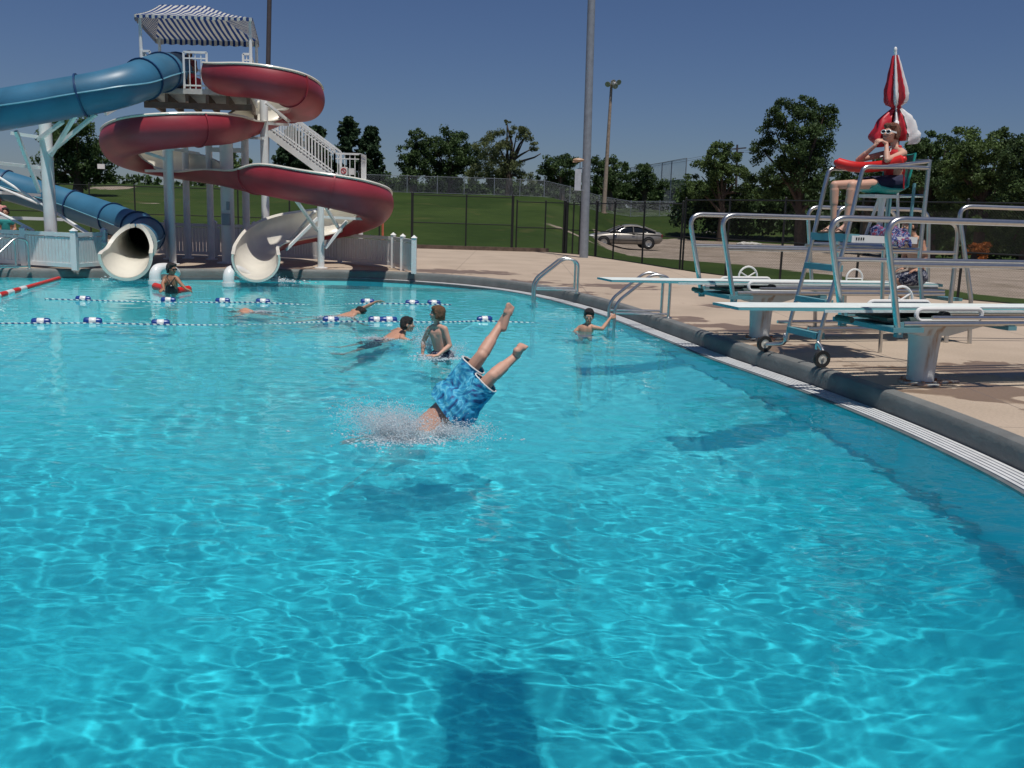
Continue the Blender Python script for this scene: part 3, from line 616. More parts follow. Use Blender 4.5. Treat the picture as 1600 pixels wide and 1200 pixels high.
def edge_tube(fr, side, w_=.06, i0=0, i1=None):
    mb = MB(); i1 = len(fr[0]) if i1 is None else i1; vs = []
    for i in range(i0, i1):
        a = -R(fr[3][i]) if side < 0 else R(fr[4][i]); r = fr[5][i]; e = .012
        p0 = ringpt(fr, i, a, r - .012); p1 = ringpt(fr, i, a, r + w_); dn = ringpt(fr, i, a - side * .07, r - .012) - p0; dn = dn / (np.linalg.norm(dn) + 1e-9) * .035
        vs += [p0, p1, p1 + dn, p0 + dn]
    fs = [(k * 4 + q, k * 4 + (q + 1) % 4, (k + 1) * 4 + (q + 1) % 4, (k + 1) * 4 + q) for k in range(i1 - i0 - 1) for q in range(4)]; mb.add(vs, fs); return mb
def PP(px, py, d, aL, aR, r=.45): p = P(px, py, d); return (p.x, p.y, p.z, aL, aR, r)
red_ctl = [PP(344, 116, 24.3, 70, 120), PP(362, 119, 23.7, 70, 122), PP(400, 122, 23.3, 72, 125), PP(445, 132, 23.5, 72, 125), PP(474, 147, 24.6, 72, 125), PP(476, 161, 26.2, 70, 125), PP(445, 165, 27.2, 70, 125), PP(408, 178, 26.7, 72, 120), PP(374, 190, 25.4, 95, 100), PP(350, 195, 24.2, 118, 76),
           PP(320, 196, 23.1, 125, 72), PP(260, 200, 22.5, 127, 72), PP(212, 208, 22.8, 127, 72), PP(187, 220, 24.2, 125, 72), PP(196, 234, 26.0, 125, 66), PP(236, 246, 27.0, 130, 60), PP(292, 255, 26.9, 125, 62), PP(345, 262, 25.8, 82, 84), PP(392, 271, 24.2, 74, 98),
           PP(430, 277, 23.0, 70, 127), PP(490, 288, 22.3, 70, 127), PP(545, 300, 22.5, 70, 127), PP(583, 313, 23.8, 70, 125), PP(580, 328, 25.8, 66, 125), PP(545, 342, 27.0, 60, 135), PP(495, 350, 26.6, 58, 140), PP(450, 358, 25.3, 62, 135), PP(418, 369, 23.9, 76, 118), PP(402, 384, 22.5, 90, 98), PP(400, 396, 21.6, 98, 98, .46), PP(400, 404, 20.75, 100, 100, .46)]
fr = sweep(red_ctl); n_ = len(fr[0])
red = thing('open_water_slide', 'red open water slide winding down from the tower, cream inside', 'water slide', (fr[0][n_ // 2][0], fr[0][n_ // 2][1], DECK))
shell(fr, .015, 0, n_).build('flume_shell', redg, red, angle=0)
shell(fr, 0, 0, n_).build('flume_liner', cream, red, angle=0)
edge_tube(fr, -1).build('flume_rim', cream, red, smooth=False); edge_tube(fr, 1).build('flume_rim', cream, red, smooth=False)
for i in (26, 46, 82, 124, 146, 164, 200): flange(fr, i, .045, .018).build('flange', redg, red)
flange(fr, n_ - 1, .05, .03).build('exit_lip', cream, red)
def column(mb, px, pyt, d, r, pxb=None):
    top = P(px, pyt, d); b_ = V((top.x, top.y, DECK)); mb.tube([b_, top], r, 16)
    mb.lathe([(r * 1.9, 0), (r * 1.9, .03), (r * 1.02, .035)], b_, 16); return b_, top
def arm(mb, a, b_, w_=.09): mb.bar(a, b_, w_, w_)
for (px, pyt, d, r) in ((264, 226, 24.3, .09), (412, 157, 26.0, .105), (501, 318, 24.6, .088)):
    mb = MB(); column(mb, px, pyt, d, r); mb.build('support_column', white, red)
mb = MB()
for a, b_ in (((228, 238, 24.4), (262, 250, 24.3)), ((228, 267, 25.4), (262, 267, 24.3)), ((270, 233, 24.2), (310, 240, 26.3)), ((415, 160, 25.3), (452, 190, 26)), ((420, 193, 25.3), (450, 195, 26.8)), ((380, 215, 26), (412, 216, 25.3)),
               ((504, 339, 24.6), (582, 343, 25.2)), ((462, 312, 23), (496, 360, 24.6)), ((507, 320, 24.2), (530, 358, 25)), ((508, 388, 24.6), (542, 345, 25)), ((447, 390, 24), (497, 340, 24.6)), ((455, 375, 26), (492, 330, 25))):
    mb = MB(); arm(mb, P(*a), P(*b_), .065); mb.build('support_arm', white, red, smooth=False)

blue_ctl = [PP(280, 112, 25.2, 180, 180, .42), PP(262, 111, 24.4, 180, 180, .42), PP(240, 117, 23.2, 180, 180, .42), PP(205, 131, 22.2, 180, 180, .42), PP(160, 143, 21.8, 180, 180, .42), PP(90, 156, 21.6, 180, 180, .42), PP(10, 170, 21.5, 180, 180, .42), PP(-80, 186, 21.9, 180, 180, .42), PP(-150, 206, 24, 180, 180, .42), PP(-150, 236, 27, 180, 180, .42), PP(-80, 264, 28.8, 180, 180, .42), PP(10, 290, 29, 180, 180, .42),
            PP(90, 314, 28.8, 180, 180, .42), PP(150, 333, 28.4, 180, 180, .42), PP(200, 351, 27.2, 180, 180, .42), PP(226, 362, 25.2, 180, 180, .41), PP(226, 371, 23.4, 180, 180, .39), PP(213, 380, 22.0, 180, 180, .37)]
fr = sweep(blue_ctl); n_ = len(fr[0])
blue = thing('tube_water_slide', 'closed blue tube slide looping off the left edge and ending in a cream mouth', 'water slide', (fr[0][n_ // 2][0], fr[0][n_ // 2][1], DECK))
shell(fr, .015).build('tube', blueg, blue, angle=0); shell(fr, 0).build('tube_liner', cream, blue, angle=0)
for i in (2, 12, 20, 36, 52, 70, 88, 99, 108, 116, 124): flange(fr, i, .055, .018).build('flange', blued, blue)
mb = MB()
for sd in (math.pi / 2, -math.pi / 2):
    for (i0, i1) in ((0, n_),): mb.tube([ringpt(fr, i, sd, fr[5][i] + .03) for i in range(i0, i1)], .018, 4)
mb.build('seam', pm('blue_seam', (.12, .32, .42), .4), blue)
ex = [PP(213, 380, 22.0, 178, 178, .37), PP(210, 383, 21.7, 140, 140, .38), PP(204, 390, 21.3, 104, 100, .43), PP(198, 396, 20.9, 98, 94, .475), PP(196, 399, 20.65, 96, 92, .48)]
fe = sweep(ex); ne = len(fe[0]); shell(fe, .015).build('exit_shell', blueg, blue, angle=0); shell(fe, 0).build('exit_flume', cream, blue, angle=0)
edge_tube(fe, -1, .07).build('exit_rim', cream, blue, smooth=False); edge_tube(fe, 1, .07).build('exit_rim', cream, blue, smooth=False); flange(fe, ne - 1, .07, .03).build('exit_lip', cream, blue); flange(fe, 3, .09, .02).build('exit_ring', cream, blue)
mb = MB(); column(mb, 67, 133, 22.9, .14); q = P(67, 133, 22.9); mb.ball(q, (.16, .16, .06), 12, 6); mb.build('support_column', white, blue)
mb = MB(); 
for a, b_ in (((76, 240, 22.8), (150, 178, 21.9)), ((78, 245, 22.9), (118, 180, 21.6)), ((25, 205, 22), (62, 300, 22.9)), ((18, 208, 23), (66, 215, 22.9)), ((0, 255, 24), (62, 262, 22.9)), ((0, 301, 25), (62, 305, 27)), ((0, 340, 24), (100, 343, 24)), ((60, 218, 22.9), (98, 190, 21.8)), ((165, 178, 23.5), (205, 155, 24.5))): mb = MB(); arm(mb, P(*a), P(*b_), .075); mb.build('support_arm', white, blue, smooth=False)
# short pipe rails leading down beside the blue tube
mb = MB()
for a, b_ in (((-10, 272, 24), (165, 381, 22.5)), ((100, 343, 24), (170, 386, 22.8)), ((-10, 328, 23), (52, 360, 22.4)), ((-20, 285, 25), (60, 318, 24))): mb = MB(); mb.tube([P(*a), P(*b_)], .035, 8); mb.build('slide_brace', white, blue)
for i, (px, d, lab) in enumerate(((242, 20.6, 'white bent water pipe between the blue slide mouth and the wading lifeguard'), (357, 20.6, 'white bent water pipe at the left of the red slide exit'))):
    a = P(px, 433, d); th = thing('water_pipe', lab, 'pipe', (a.x, a.y, 0), 0, 'white bent pipes feeding the slides')
    mb = MB(); mb.tube(arc_path([V((a.x, a.y, -.3)), V((a.x, a.y, .34)), V((a.x + (.12 if i == 0 else .05), a.y + .5, .34)), V((a.x + .12, a.y + .9, .2))], .2, 6), .12, 16); mb.build('elbow', whitep, th)
    mb = MB(); mb.lathe([(.122, 0), (.145, 0), (.145, .08), (.122, .08)], (a.x, a.y, .02), 16); mb.build('collar', whitep, th)

# ------------------------------------------------------------------ slide tower
tw0 = P(213, 100, 24.2); NL = P(208, 22, 24); NR = P(397, 31, 24.2); FL = P(232, 52, 27.3); FRR = P(404, 59, 27.6)
pl = P(300, 138, 24.0).z
tower = thing('slide_tower', 'white slide tower with high platform, stairs and striped canopy', 'tower', (-10.0, 25.7, DECK))
xl, xr, yn, yf = P(215, 138, 24).x + .05, P(392, 138, 24).x, 24.1, 27.4
mb = MB(); mb.box(((xl + xr) / 2, (yn + yf) / 2, pl - .06), (xr - xl, yf - yn, .12)); mb.build('platform', pm('platform_paint', (.55, .56, .55), .6), tower, smooth=False)
mb = MB()
for k in range(6): x = xl + .1 + (xr - xl - .2) * k / 5; mb.box((x, (yn + yf) / 2, pl - .22), (.08, yf - yn - .1, .2))
for y in (yn + .25, yf - .25): mb.box(((xl + xr) / 2, y, pl - .38), (xr - xl - .04, .12, .14))
mb.build('floor_beam', pm('brown_beam', (.16, .12, .10), .8), tower, smooth=False)
for (px, d, r) in ((262, 26.6, .10), (291, 27.2, .09), (328, 27.0, .09), (355, 25.6, .17), (384, 27.0, .10)):
    x = P(px, 300, d).x; mb = MB(); mb.tube([V((x, d, DECK)), V((x, d, pl - .45))], r, 16); mb.lathe([(r * 1.8, 0), (r * 1.8, .03), (r, .035)], (x, d, DECK), 16); mb.build('column', white, tower)
mb = MB(); 
for a, b_ in (((328, 27.0, 3.2), (384, 27, 3.2)), ((291, 27.2, 2.6), (355, 25.6, 2.6)), ((262, 26.6, 3.4), (328, 27, 3.4))):
    mb = MB(); mb.bar((P(a[0], 300, a[1]).x, a[1], a[2]), (P(b_[0], 300, b_[1]).x, b_[1], b_[2]), .1, .12); mb.build('brace', white, tower, smooth=False)
mb = MB(); mb.box((P(358, 390, 25.6).x, 25.4, 1.35), (.2, .08, .3)); mb.box((P(362, 390, 25.6).x + .02, 25.3, 1.7), (.08, .06, .22)); mb.build('valve_box', greyp, tower)
def railing(mb, a, b_, h=.85, nb=None, slope=True):
    a = V(a); b_ = V(b_); L_ = (b_ - a).length; nb = nb or max(2, int(L_ / .13))
    mb.bar(a + V((0, 0, h)), b_ + V((0, 0, h)), .05, .05); mb.bar(a + V((0, 0, .08)), b_ + V((0, 0, .08)), .035, .035); mb.bar(a + V((0, 0, h - .14)), b_ + V((0, 0, h - .14)), .03, .03)
    for k in range(nb + 1): p = a.lerp(b_, k / nb); w_ = .05 if k in (0, nb) else .022; mb.box(p + V((0, 0, h / 2)), (w_, w_, h))
x1, x2 = P(286, 138, 24).x, P(322, 138, 24).x
for (a, b_) in (((x1, yn + .02, pl), (x2, yn + .02, pl)), ((xl + .03, yn + .05, pl), (P(232, 97, 24).x, yn + .05, pl)), ((P(378, 100, 24).x, yn + .05, pl), (xr - .03, yn + .05, pl)), ((xl + .03, yf - .05, pl), (xr - .9, yf - .05, pl)), ((xl + .03, yn + .1, pl), (xl + .03, yf - .1, pl)), ((xr - .03, yn + .1, pl), (xr - .03, yf - .1, pl))):
    mb = MB(); railing(mb, a, b_); mb.build('railing', white, tower, smooth=False)
# canopy: hip roof of striped cloth with scalloped hem
cz = (NL.z + NR.z) / 2; cx0, cx1 = NL.x, NR.x; cy0, cy1 = 24.0, 27.4; rz_ = P(300, 9, 25.7).z; rx0, rx1 = P(272, 8, 25.7).x, P(345, 12, 25.7).x; cym = (cy0 + cy1) / 2
canm = stripes('striped_canvas', 0, .145, (.60, .60, .56), (.012, .05, .20)); canm2 = stripes('striped_canvas_ends', 1, .145, (.60, .60, .56), (.012, .05, .20))
def patch4(mb, a, b_, c, d_, n=20, m=6, sag=.05):
    a, b_, c, d_ = map(V, (a, b_, c, d_)); vs = []
    for j in range(m + 1):
        for i in range(n + 1):
            p = a.lerp(b_, i / n).lerp(d_.lerp(c, i / n), j / m); p.z -= sag * math.sin(math.pi * j / m) + .012 * math.sin(i * 1.9) ; vs.append(p)
    mb.add(vs, [(j * (n + 1) + i, j * (n + 1) + i + 1, (j + 1) * (n + 1) + i + 1, (j + 1) * (n + 1) + i) for j in range(m) for i in range(n)])
mb = MB(); patch4(mb, (cx0, cy0, cz), (cx1, cy0, cz), (rx1, cym, rz_), (rx0, cym, rz_)); patch4(mb, (cx1, cy1, cz), (cx0, cy1, cz), (rx0, cym, rz_), (rx1, cym, rz_))
def hem(mb, a, b_, drop=.14):
    a = V(a); b_ = V(b_); n = int((b_ - a).length / .036); vs = []
    for i in range(n + 1): p = a.lerp(b_, i / n); vs += [p, p - V((0, 0, drop + .03 * abs(math.sin(i * math.pi / 8))))]
    mb.add(vs, [(2 * i, 2 * i + 1, 2 * i + 3, 2 * i + 2) for i in range(n)])
hem(mb, (cx0, cy0, cz), (cx1, cy0, cz), .05); hem(mb, (cx0, cy1, cz), (cx1, cy1, cz), .12)
can = mb.build('canopy', canm, tower)
mb = MB(); patch4(mb, (cx0, cy1, cz), (cx0, cy0, cz), (rx0, cym, rz_), (rx0, cym, rz_ - .001), n=12); patch4(mb, (cx1, cy0, cz), (cx1, cy1, cz), (rx1, cym, rz_ - .001), (rx1, cym, rz_), n=12); hem(mb, (cx0, cy0, cz), (cx0, cy1, cz), .1); hem(mb, (cx1, cy0, cz), (cx1, cy1, cz), .1)
mb.build('canopy_end', canm2, tower)
for (x, y) in ((xl + .02, yn + .05), (xr - .02, yn + .05), (xl + .02, yf - .05), (xr - .02, yf - .05)):
    mb = MB(); mb.tube([V((x, y, pl)), V((x, y, cz + .03))], .04, 8); mb.build('canopy_post', white, tower)
# stairs down to a half landing
sa = V((P(405, 190, 28.6).x, 28.2, P(405, 195, 28.6).z)); sb = V((P(527, 272, 28.6).x, 28.2, P(527, 285, 28.6).z))
for k in range(2):
    o_ = V((0, k * 1.0, 0)); mb = MB(); mb.bar(sa + o_, sb + o_, .05, .17); mb.build('stair_stringer', white, tower, smooth=False)
    mb = MB(); railing(mb, sa + o_ + V((0, 0, .1)), sb + o_ + V((0, 0, .1)), .8, 24); mb.build('stair_railing', white, tower, smooth=False)
n = 14
for k in range(n): p = sa.lerp(sb, (k + .5) / n) + V((0, .5, .02)); mb = MB(); mb.box(p, (.27, .96, .04)); mb.build('stair_tread', pm('tread_grey', (.4, .4, .4), .7), tower, smooth=False)
le = P(566, 270, 28.6).x; mb = MB(); mb.box(((sb.x + le) / 2, 28.7, sb.z - .08), (le - sb.x, 1.1, .1)); mb.build('landing', white, tower, smooth=False)
mb = MB(); railing(mb, (sb.x, 28.2, sb.z), (le, 28.2, sb.z), .8, 5); railing(mb, (le, 28.2, sb.z), (le, 29.2, sb.z), .8, 7); mb.build('landing_railing', white, tower, smooth=False)
for x in (sb.x + .05, le - .05):
    mb = MB(); mb.tube([V((x, 28.7, DECK)), V((x, 28.7, sb.z - .1))], .06, 10); mb.build('column', white, tower)
mb = MB(); railing(mb, (P(560, 380, 28).x, 28.2, DECK), (le, 28.2, sb.z - .1), .8, 12); mb.build('stair_railing', white, tower, smooth=False)
for ch_ in tower.children:
    if ch_.name.split('.')[0] in ('platform', 'floor_beam', 'railing', 'canopy', 'canopy_end', 'canopy_post'):
        o0 = FR[tower].translation
        for v_ in ch_.data.vertices: v_.co.x -= .22 * (v_.co.y + o0.y - 24.1)
sx_ = P(537, 267, 28.1); th = thing('warning_sign', 'small white sign with a red prohibition ring on the stair landing railing', 'sign', sx_)
mb = MB(); mb.box(sx_, (.22, .015, .22)); mb.build('sign_plate', whitep, th, smooth=False)
mb = MB(); mb.tube([sx_ + V((.07 * math.cos(a), -.012, .07 * math.sin(a))) for a in [k * math.pi / 8 for k in range(16)]], .012, 5, closed=True); mb.bar(sx_ + V((-.05, -.012, .05)), sx_ + V((.05, -.012, -.05)), .01, .02); mb.build('prohibition_ring', redcloth, th)
s2 = P(549, 268, 28.1); th = thing('warning_sign', 'blank pale sign plate right of the red ring sign on the landing railing', 'sign', s2); mb = MB(); mb.box(s2, (.16, .015, .18)); mb.build('sign_plate', whitep, th, smooth=False)
mb = MB(); q = P(158, 260, 37.8); mb.box(q, (.28, .02, .18)); tag(mb.build('fence_sign', whitep, smooth=False), 'small white sign hanging on the black fence under the upper blue tube', 'sign')
mb = MB(); a = P(598, 372, 30); mb.tube([V((a.x, 30, DECK)), P(598, 345, 30)], .035, 8); mb.ball(P(598, 345, 30), .05, 8, 6); tag(mb.build('marker_post', pm('orange_post', (.5, .13, .07), .5)), 'short orange post behind the white fence right of the red slide', 'post')

# ------------------------------------------------------------------ white vinyl fences
def vinyl_fence(label, pts, h=.82, group='white vinyl fences round the slide ends', lit=None):
    P3 = [V((x, y, DECK)) for x, y in pts]; th = thing('picket_fence', label, 'fence', P3[0], 0, group)
    for p in P3:
        mb = MB(); mb.box(p + V((0, 0, h * .53)), (.12, .12, h * 1.06)); mb.add([p + V((sx * .075, sy * .075, h * 1.06)) for sx, sy in ((-1, -1), (1, -1), (1, 1), (-1, 1))] + [p + V((0, 0, h * 1.06 + .07))], [(0, 1, 4), (1, 2, 4), (2, 3, 4), (3, 0, 4), (3, 2, 1, 0)]); mb.build('post', vinyl, th, smooth=False)
    for a, b_ in zip(P3[:-1], P3[1:]):
        d = (b_ - a); L_ = d.length; u = d / L_; mb = MB(); mb.bar(a + u * .06 + V((0, 0, .1)), b_ - u * .06 + V((0, 0, .1)), .05, .09); mb.bar(a + u * .06 + V((0, 0, h - .04)), b_ - u * .06 + V((0, 0, h - .04)), .05, .09)
        n = int(L_ / .105); q = u.to_track_quat('X', 'Z').to_matrix().to_4x4()
        for k in range(n): p = a + u * (.06 + (L_ - .12) * (k + .5) / n); mb.box(p + V((0, 0, h / 2)), ((L_ - .12) / n * .86, .022, h - .2), M=q)
        mb.build('panel', vinyl, th, smooth=False)
vinyl_fence('white picket fence at the left edge in front of the blue slide column', [(-14.5, 22.4), (-12.1, 22.3), (-11.25, 22.1), (-9.82, 21.5), (-9.62, 22.6)])
vinyl_fence('white vinyl fence right of the red slide with a bare post nearest the water', [(-7.2, 28.6), (-4.97, 27.3), (-3.27, 25.8), (-2.9, 24.8), (-2.50, 23.75)])
vinyl_fence('white vinyl screen seen low between the two slide exits behind the tower legs', [(-11.5, 28.3), (-10.2, 28.3), (-8.8, 28.3), (-7.7, 28.5)], .95)

# ------------------------------------------------------------------ pool ladders
F_A = G(958, 513, 0); lad = None
def ladder(label, loc, rz, grp='stainless pool ladder handrails'):
    global lad
    if lad is None:
        lad = thing('pool_ladder', label, 'pool ladder', loc, rz, grp)
        for s_ in (0, 1):
            y = .48 * s_; mb = MB(); mb.tube(arc_path([(0, y, -1.1), (0, y, .42), (.58, y, .90), (.86, y, .84), (.86, y, DECK - 0)], .16, 6), .024, 10); mb.build('handrail', steel, lad, local=True, caust=True)
            mb = MB(); mb.tube([(0, y, .27), (.86, y, .27)], .018, 8); mb.build('rail', steel, lad, local=True)
            mb = MB(); mb.lathe([(.06, 0), (.06, .012), (.026, .03)], (.86, y, DECK + .003), 14); mb.build('floor_flange', steel, lad, local=True)
        for k in range(3): mb = MB(); mb.box((.03, .24, -.22 - .3 * k), (.1, .46, .03)); mb.build('step', whitep, lad, local=True, caust=True)
        return lad
    c = copy_tree(lad); c.location = loc; c.rotation_euler = (0, 0, rz); c['label'] = label; return c
ladder('steel ladder handrails that the boy in the water holds, under the far board tip', (1.57, 14.98, 0), R(5))
ladder('steel ladder handrails standing alone on the curve, left of the far board', (.40, 19.2, 0), R(4))
ladder('steel ladder handrail at the left edge by the white picket fence', (-11.2, 20.6, 0), R(60))

# ------------------------------------------------------------------ springboards
DIRX = V((-.96, -.28, 0)); SB_RZ = math.atan2(-.28, -.96)
def springboard(label, loc):
    th = thing('springboard', label, 'diving board', loc, SB_RZ, 'springboards on concrete pedestals')
    B = lambda mb, n, m, p=th, **k: mb.build(n, m, p, local=True, **k)
    mb = MB(); mb.lathe([(.13, 0), (.132, .1), (.145, .35), (.16, .52), (.17, .54)], (0, 0, 0), 28); ped = B(mb, 'pedestal', pedmat)
    mb = MB(); mb.lathe([(.001, 0), (.21, 0), (.21, .018), (.16, .022), (.135, .03)], (0, 0, .002), 28)
    for k in range(6): a = k * math.pi / 3; mb.lathe([(.018, .015), (.018, .045), (.001, .047)], (.185 * math.cos(a), .185 * math.sin(a), 0), 8)
    mb.box((-.12, .02, .01), (.62, .08, .02)); B(mb, 'base_plate', rustmat, ped)
    mb = MB(); z0, z1 = .50, .60
    vs = [(-.17, -.15, z0), (.17, -.15, z0), (.17, .15, z0), (-.17, .15, z0), (-.52, -.2, z1), (.50, -.2, z1), (.50, .2, z1), (-.52, .2, z1), (-.52, -.2, z1 + .03), (.50, -.2, z1 + .03), (.50, .2, z1 + .03), (-.52, .2, z1 + .03)]
    mb.add(vs, [(0, 3, 2, 1)] + [(i + o, (i + 1) % 4 + o, (i + 1) % 4 + 4 + o, i + 4 + o) for o in (0, 4) for i in range(4)] + [(8, 9, 10, 11)]); B(mb, 'bracket', pedmat, smooth=False)
    mb = MB(); mb.box((.58, 0, .60), (.34, .96, .045)); B(mb, 'cross_plate', teal, smooth=False); mb = MB(); mb.box((-.62, 0, .61), (.1, .94, .04)); B(mb, 'cross_plate', teal, smooth=False)
    for s_ in (-.44, .44):
        mb = MB(); mb.tube([(.62, s_, .655), (-2.5, s_, .655)], .026, 10); mb.tube([(.3, s_, .715), (-2.5, s_, .70)], .018, 8); B(mb, 'side_rail', steel)
        mb = MB(); path = arc_path([(.66, s_, .56), (.92, s_, 1.62), (-2.62, s_, 1.62), (-2.62, s_, 0)], .2, 7); mb.tube(path, .031, 12); B(mb, 'guard_rail', steel)
        mb = MB(); mb.tube([(.83, s_, 1.21), (-2.62, s_, 1.21)], .024, 10); B(mb, 'mid_rail', steel)
        mb = MB(); mb.box((.66, s_, .60), (.07, .05, .14)); B(mb, 'rail_bracket', teal)
        s2 = s_ * .84; mb = MB(); ring_ = []
        for k in range(8): a = math.pi / 2 + k * math.pi / 7; ring_.append((.0 - .27 + .055 * math.cos(a), s2, .735 + .055 * math.sin(a)))
        for k in range(8): a = -math.pi / 2 + k * math.pi / 7; ring_.append((.37 + .055 * math.cos(a), s2, .735 + .055 * math.sin(a)))
        mb.tube(ring_, .022, 8, closed=True); B(mb, 'fulcrum_frame', whitep)
        mb = MB(); hc = (-.02, s_ * 1.0, .80); wheel = [(hc[0] + .14 * math.cos(a), hc[1], hc[2] + .14 * math.sin(a)) for a in [k * math.pi / 10 for k in range(20)]]; mb.tube(wheel, .014, 7, closed=True)
        for a in (.5, 2.6, 4.7): mb.tube([hc, (hc[0] + .14 * math.cos(a), hc[1], hc[2] + .14 * math.sin(a))], .01, 6)
        if s_ < 0: B(mb, 'fulcrum_wheel', whitep)
    mb = MB(); mb.tube([(.05, -.34, .715), (.05, .34, .715)], .045, 14); B(mb, 'roller', rubber)
    mb = MB(); mb.tube([(.95, -.12, .655), (.95, .12, .655)], .03, 8); mb.tube([(.5, -.36, .68), (-.3, -.36, .68)], .03, 8); mb.tube([(.5, .36, .68), (-.3, .36, .68)], .03, 8); mb.box((.2, 0, .67), (.9, .5, .03)); B(mb, 'track', pm('track_dark', (.06, .09, .08), .6))
    # board: tapered plank, white non-slip top, teal edges
    bd = MB(); n = 24; vs = []
    for i in range(n + 1):
        x = 2.25 - 4.88 * i / n; th_ = .022 + .022 * min(1, i / n * 2.2) * (1 if i / n < .6 else 1 - (i / n - .6)); zt = .775 + .012 * (1 - i / n)
        for (y, z) in ((-.25, zt - th_), (.25, zt - th_), (.25, zt), (-.25, zt)): vs.append((x, y, z))
    bd.add(vs, [(i * 4 + q, i * 4 + (q + 1) % 4, (i + 1) * 4 + (q + 1) % 4, (i + 1) * 4 + q) for i in range(n) for q in range(4)] + [(3, 2, 1, 0), (n * 4, n * 4 + 1, n * 4 + 2, n * 4 + 3)]); bo = B(bd, 'board', pm('board_edge', (.14, .42, .45), .5, var=.08), smooth=False)
    tp = MB(); vs = []
    for i in range(n + 1): x = 2.245 - 4.87 * i / n; zt = .779 + .012 * (1 - i / n); vs += [(x, -.243, zt), (x, .243, zt)]
    tp.add(vs, [(2 * i, 2 * i + 1, 2 * i + 3, 2 * i + 2) for i in range(n)]); B(tp, 'tread_surface', boardtop, bo, smooth=False)
    sd = MB(); [sd.box((-.6, s_ * .254, .755), (3.9, .007, .026)) for s_ in (-1, 1)]; B(sd, 'side_strip', boardtop, bo, smooth=False)
    mb = MB(); mb.box((-2.45, 0, .70), (.12, .6, .08)); B(mb, 'anchor', greyp)
    for k in range(3): mb = MB(); mb.box((-2.72 - .05 * k, 0, .58 - .2 * k), (.22, .84, .04)); B(mb, 'step', teal, smooth=False)
    return th
pedmat = bpy.data.materials.new('pedestal_paint'); pedmat.use_nodes = True; t = pedmat.node_tree; b = t.nodes['Principled BSDF']; b.inputs['Roughness'].default_value = .5; N_ = t.nodes.new; tc = N_('ShaderNodeTexCoord')
vs_ = N_('ShaderNodeMapping'); vs_.inputs['Scale'].default_value = (9, 9, 1.6); t.links.new(tc.outputs['Object'], vs_.inputs[0]); nn = N_('ShaderNodeTexNoise'); nn.inputs['Scale'].default_value = 1; nn.inputs['Detail'].default_value = 6; t.links.new(vs_.outputs[0], nn.inputs[0])
t.links.new(mix(ramp(noise(5), .3, (.52, .56, .57), .7, (.64, .66, .66)), (.33, .16, .06), ramp(nn.outputs[0], .60, (0, 0, 0), .72, (.8, .8, .8))), b.inputs['Base Color'])
rustmat = bpy.data.materials.new('rusty_plate'); rustmat.use_nodes = True; t = rustmat.node_tree; b = t.nodes['Principled BSDF']; b.inputs['Roughness'].default_value = .7; N_ = t.nodes.new; tc = N_('ShaderNodeTexCoord')
t.links.new(ramp(noise(11, 6), .42, (.55, .55, .50), .58, (.34, .13, .05)), b.inputs['Base Color'])
near_b = springboard('near springboard, the larger one reaching in from the right edge', (4.13, 9.6, DECK + .003))
c = copy_tree(near_b); c.location = (3.28, 12.75, DECK + .003); c['label'] = 'far springboard whose tip ends above the ladder and the boy in the water'

# third, shorter stand
st = thing('diving_stand', 'short stand with two looped rails, furthest of the diving equipment behind the chair', 'diving stand', (5.25, 14.3, DECK + .003), SB_RZ)
for s_ in (-.36, .36):
    mb = MB(); mb.tube(arc_path([(.72, s_, .55), (.92, s_, 1.78), (-.62, s_, 1.78), (-.75, s_, .55)], .2, 7), .028, 10); mb.build('guard_rail', steel, st, local=True)
    mb = MB(); mb.tube([(.83, s_, 1.25), (-.68, s_, 1.25)], .022, 8); mb.tube([(.72, s_, .56), (-.75, s_, .56)], .022, 8); mb.build('mid_rail', steel, st, local=True)
    mb = MB(); mb.tube([(.62, s_, 0), (.66, s_, .56)], .03, 8); mb.tube([(-.7, s_, 0), (-.7, s_, .56)], .03, 8); mb.build('leg', steel, st, local=True)
mb = MB(); mb.box((0, 0, .62), (1.4, .5, .045)); mb.build('board', boardtop, st, local=True, smooth=False)
for s_ in (-.3,):
    mb = MB(); mb.tube([(.05 + .14 * math.cos(a), s_, .74 + .14 * math.sin(a)) for a in [k * math.pi / 10 for k in range(20)]], .014, 7, closed=True); mb.tube([(-.09, s_, .74), (.19, s_, .74)], .01, 6); mb.build('fulcrum_wheel', whitep, st, local=True)
hr = thing('handrail', 'single looped steel handrail entering from the right edge above the near board', 'handrail', (6.6, 13.2, DECK))
a0 = P(1498, 340, 13.0); mb = MB(); bt = P(1517, 466, 13.0)
mb.tube(arc_path([bt, P(1497, 322, 13.0), P(1720, 330, 13.3), P(1730, 470, 13.3)], .2, 7), .03, 10); mb.build('loop', steel, hr)
mb = MB(); q = P(1517, 466, 13.0); mb.tube([V(q), V((q.x + .05, q.y, DECK))], .03, 8); q = P(1730, 470, 13.3); mb.tube([V(q), V((q.x, q.y, DECK))], .03, 8); mb.build('leg', steel, hr)
mb = MB(); mb.tube([P(1508, 410, 13.0), P(1725, 416, 13.3)], .022, 8); mb.build('mid_rail', steel, hr)
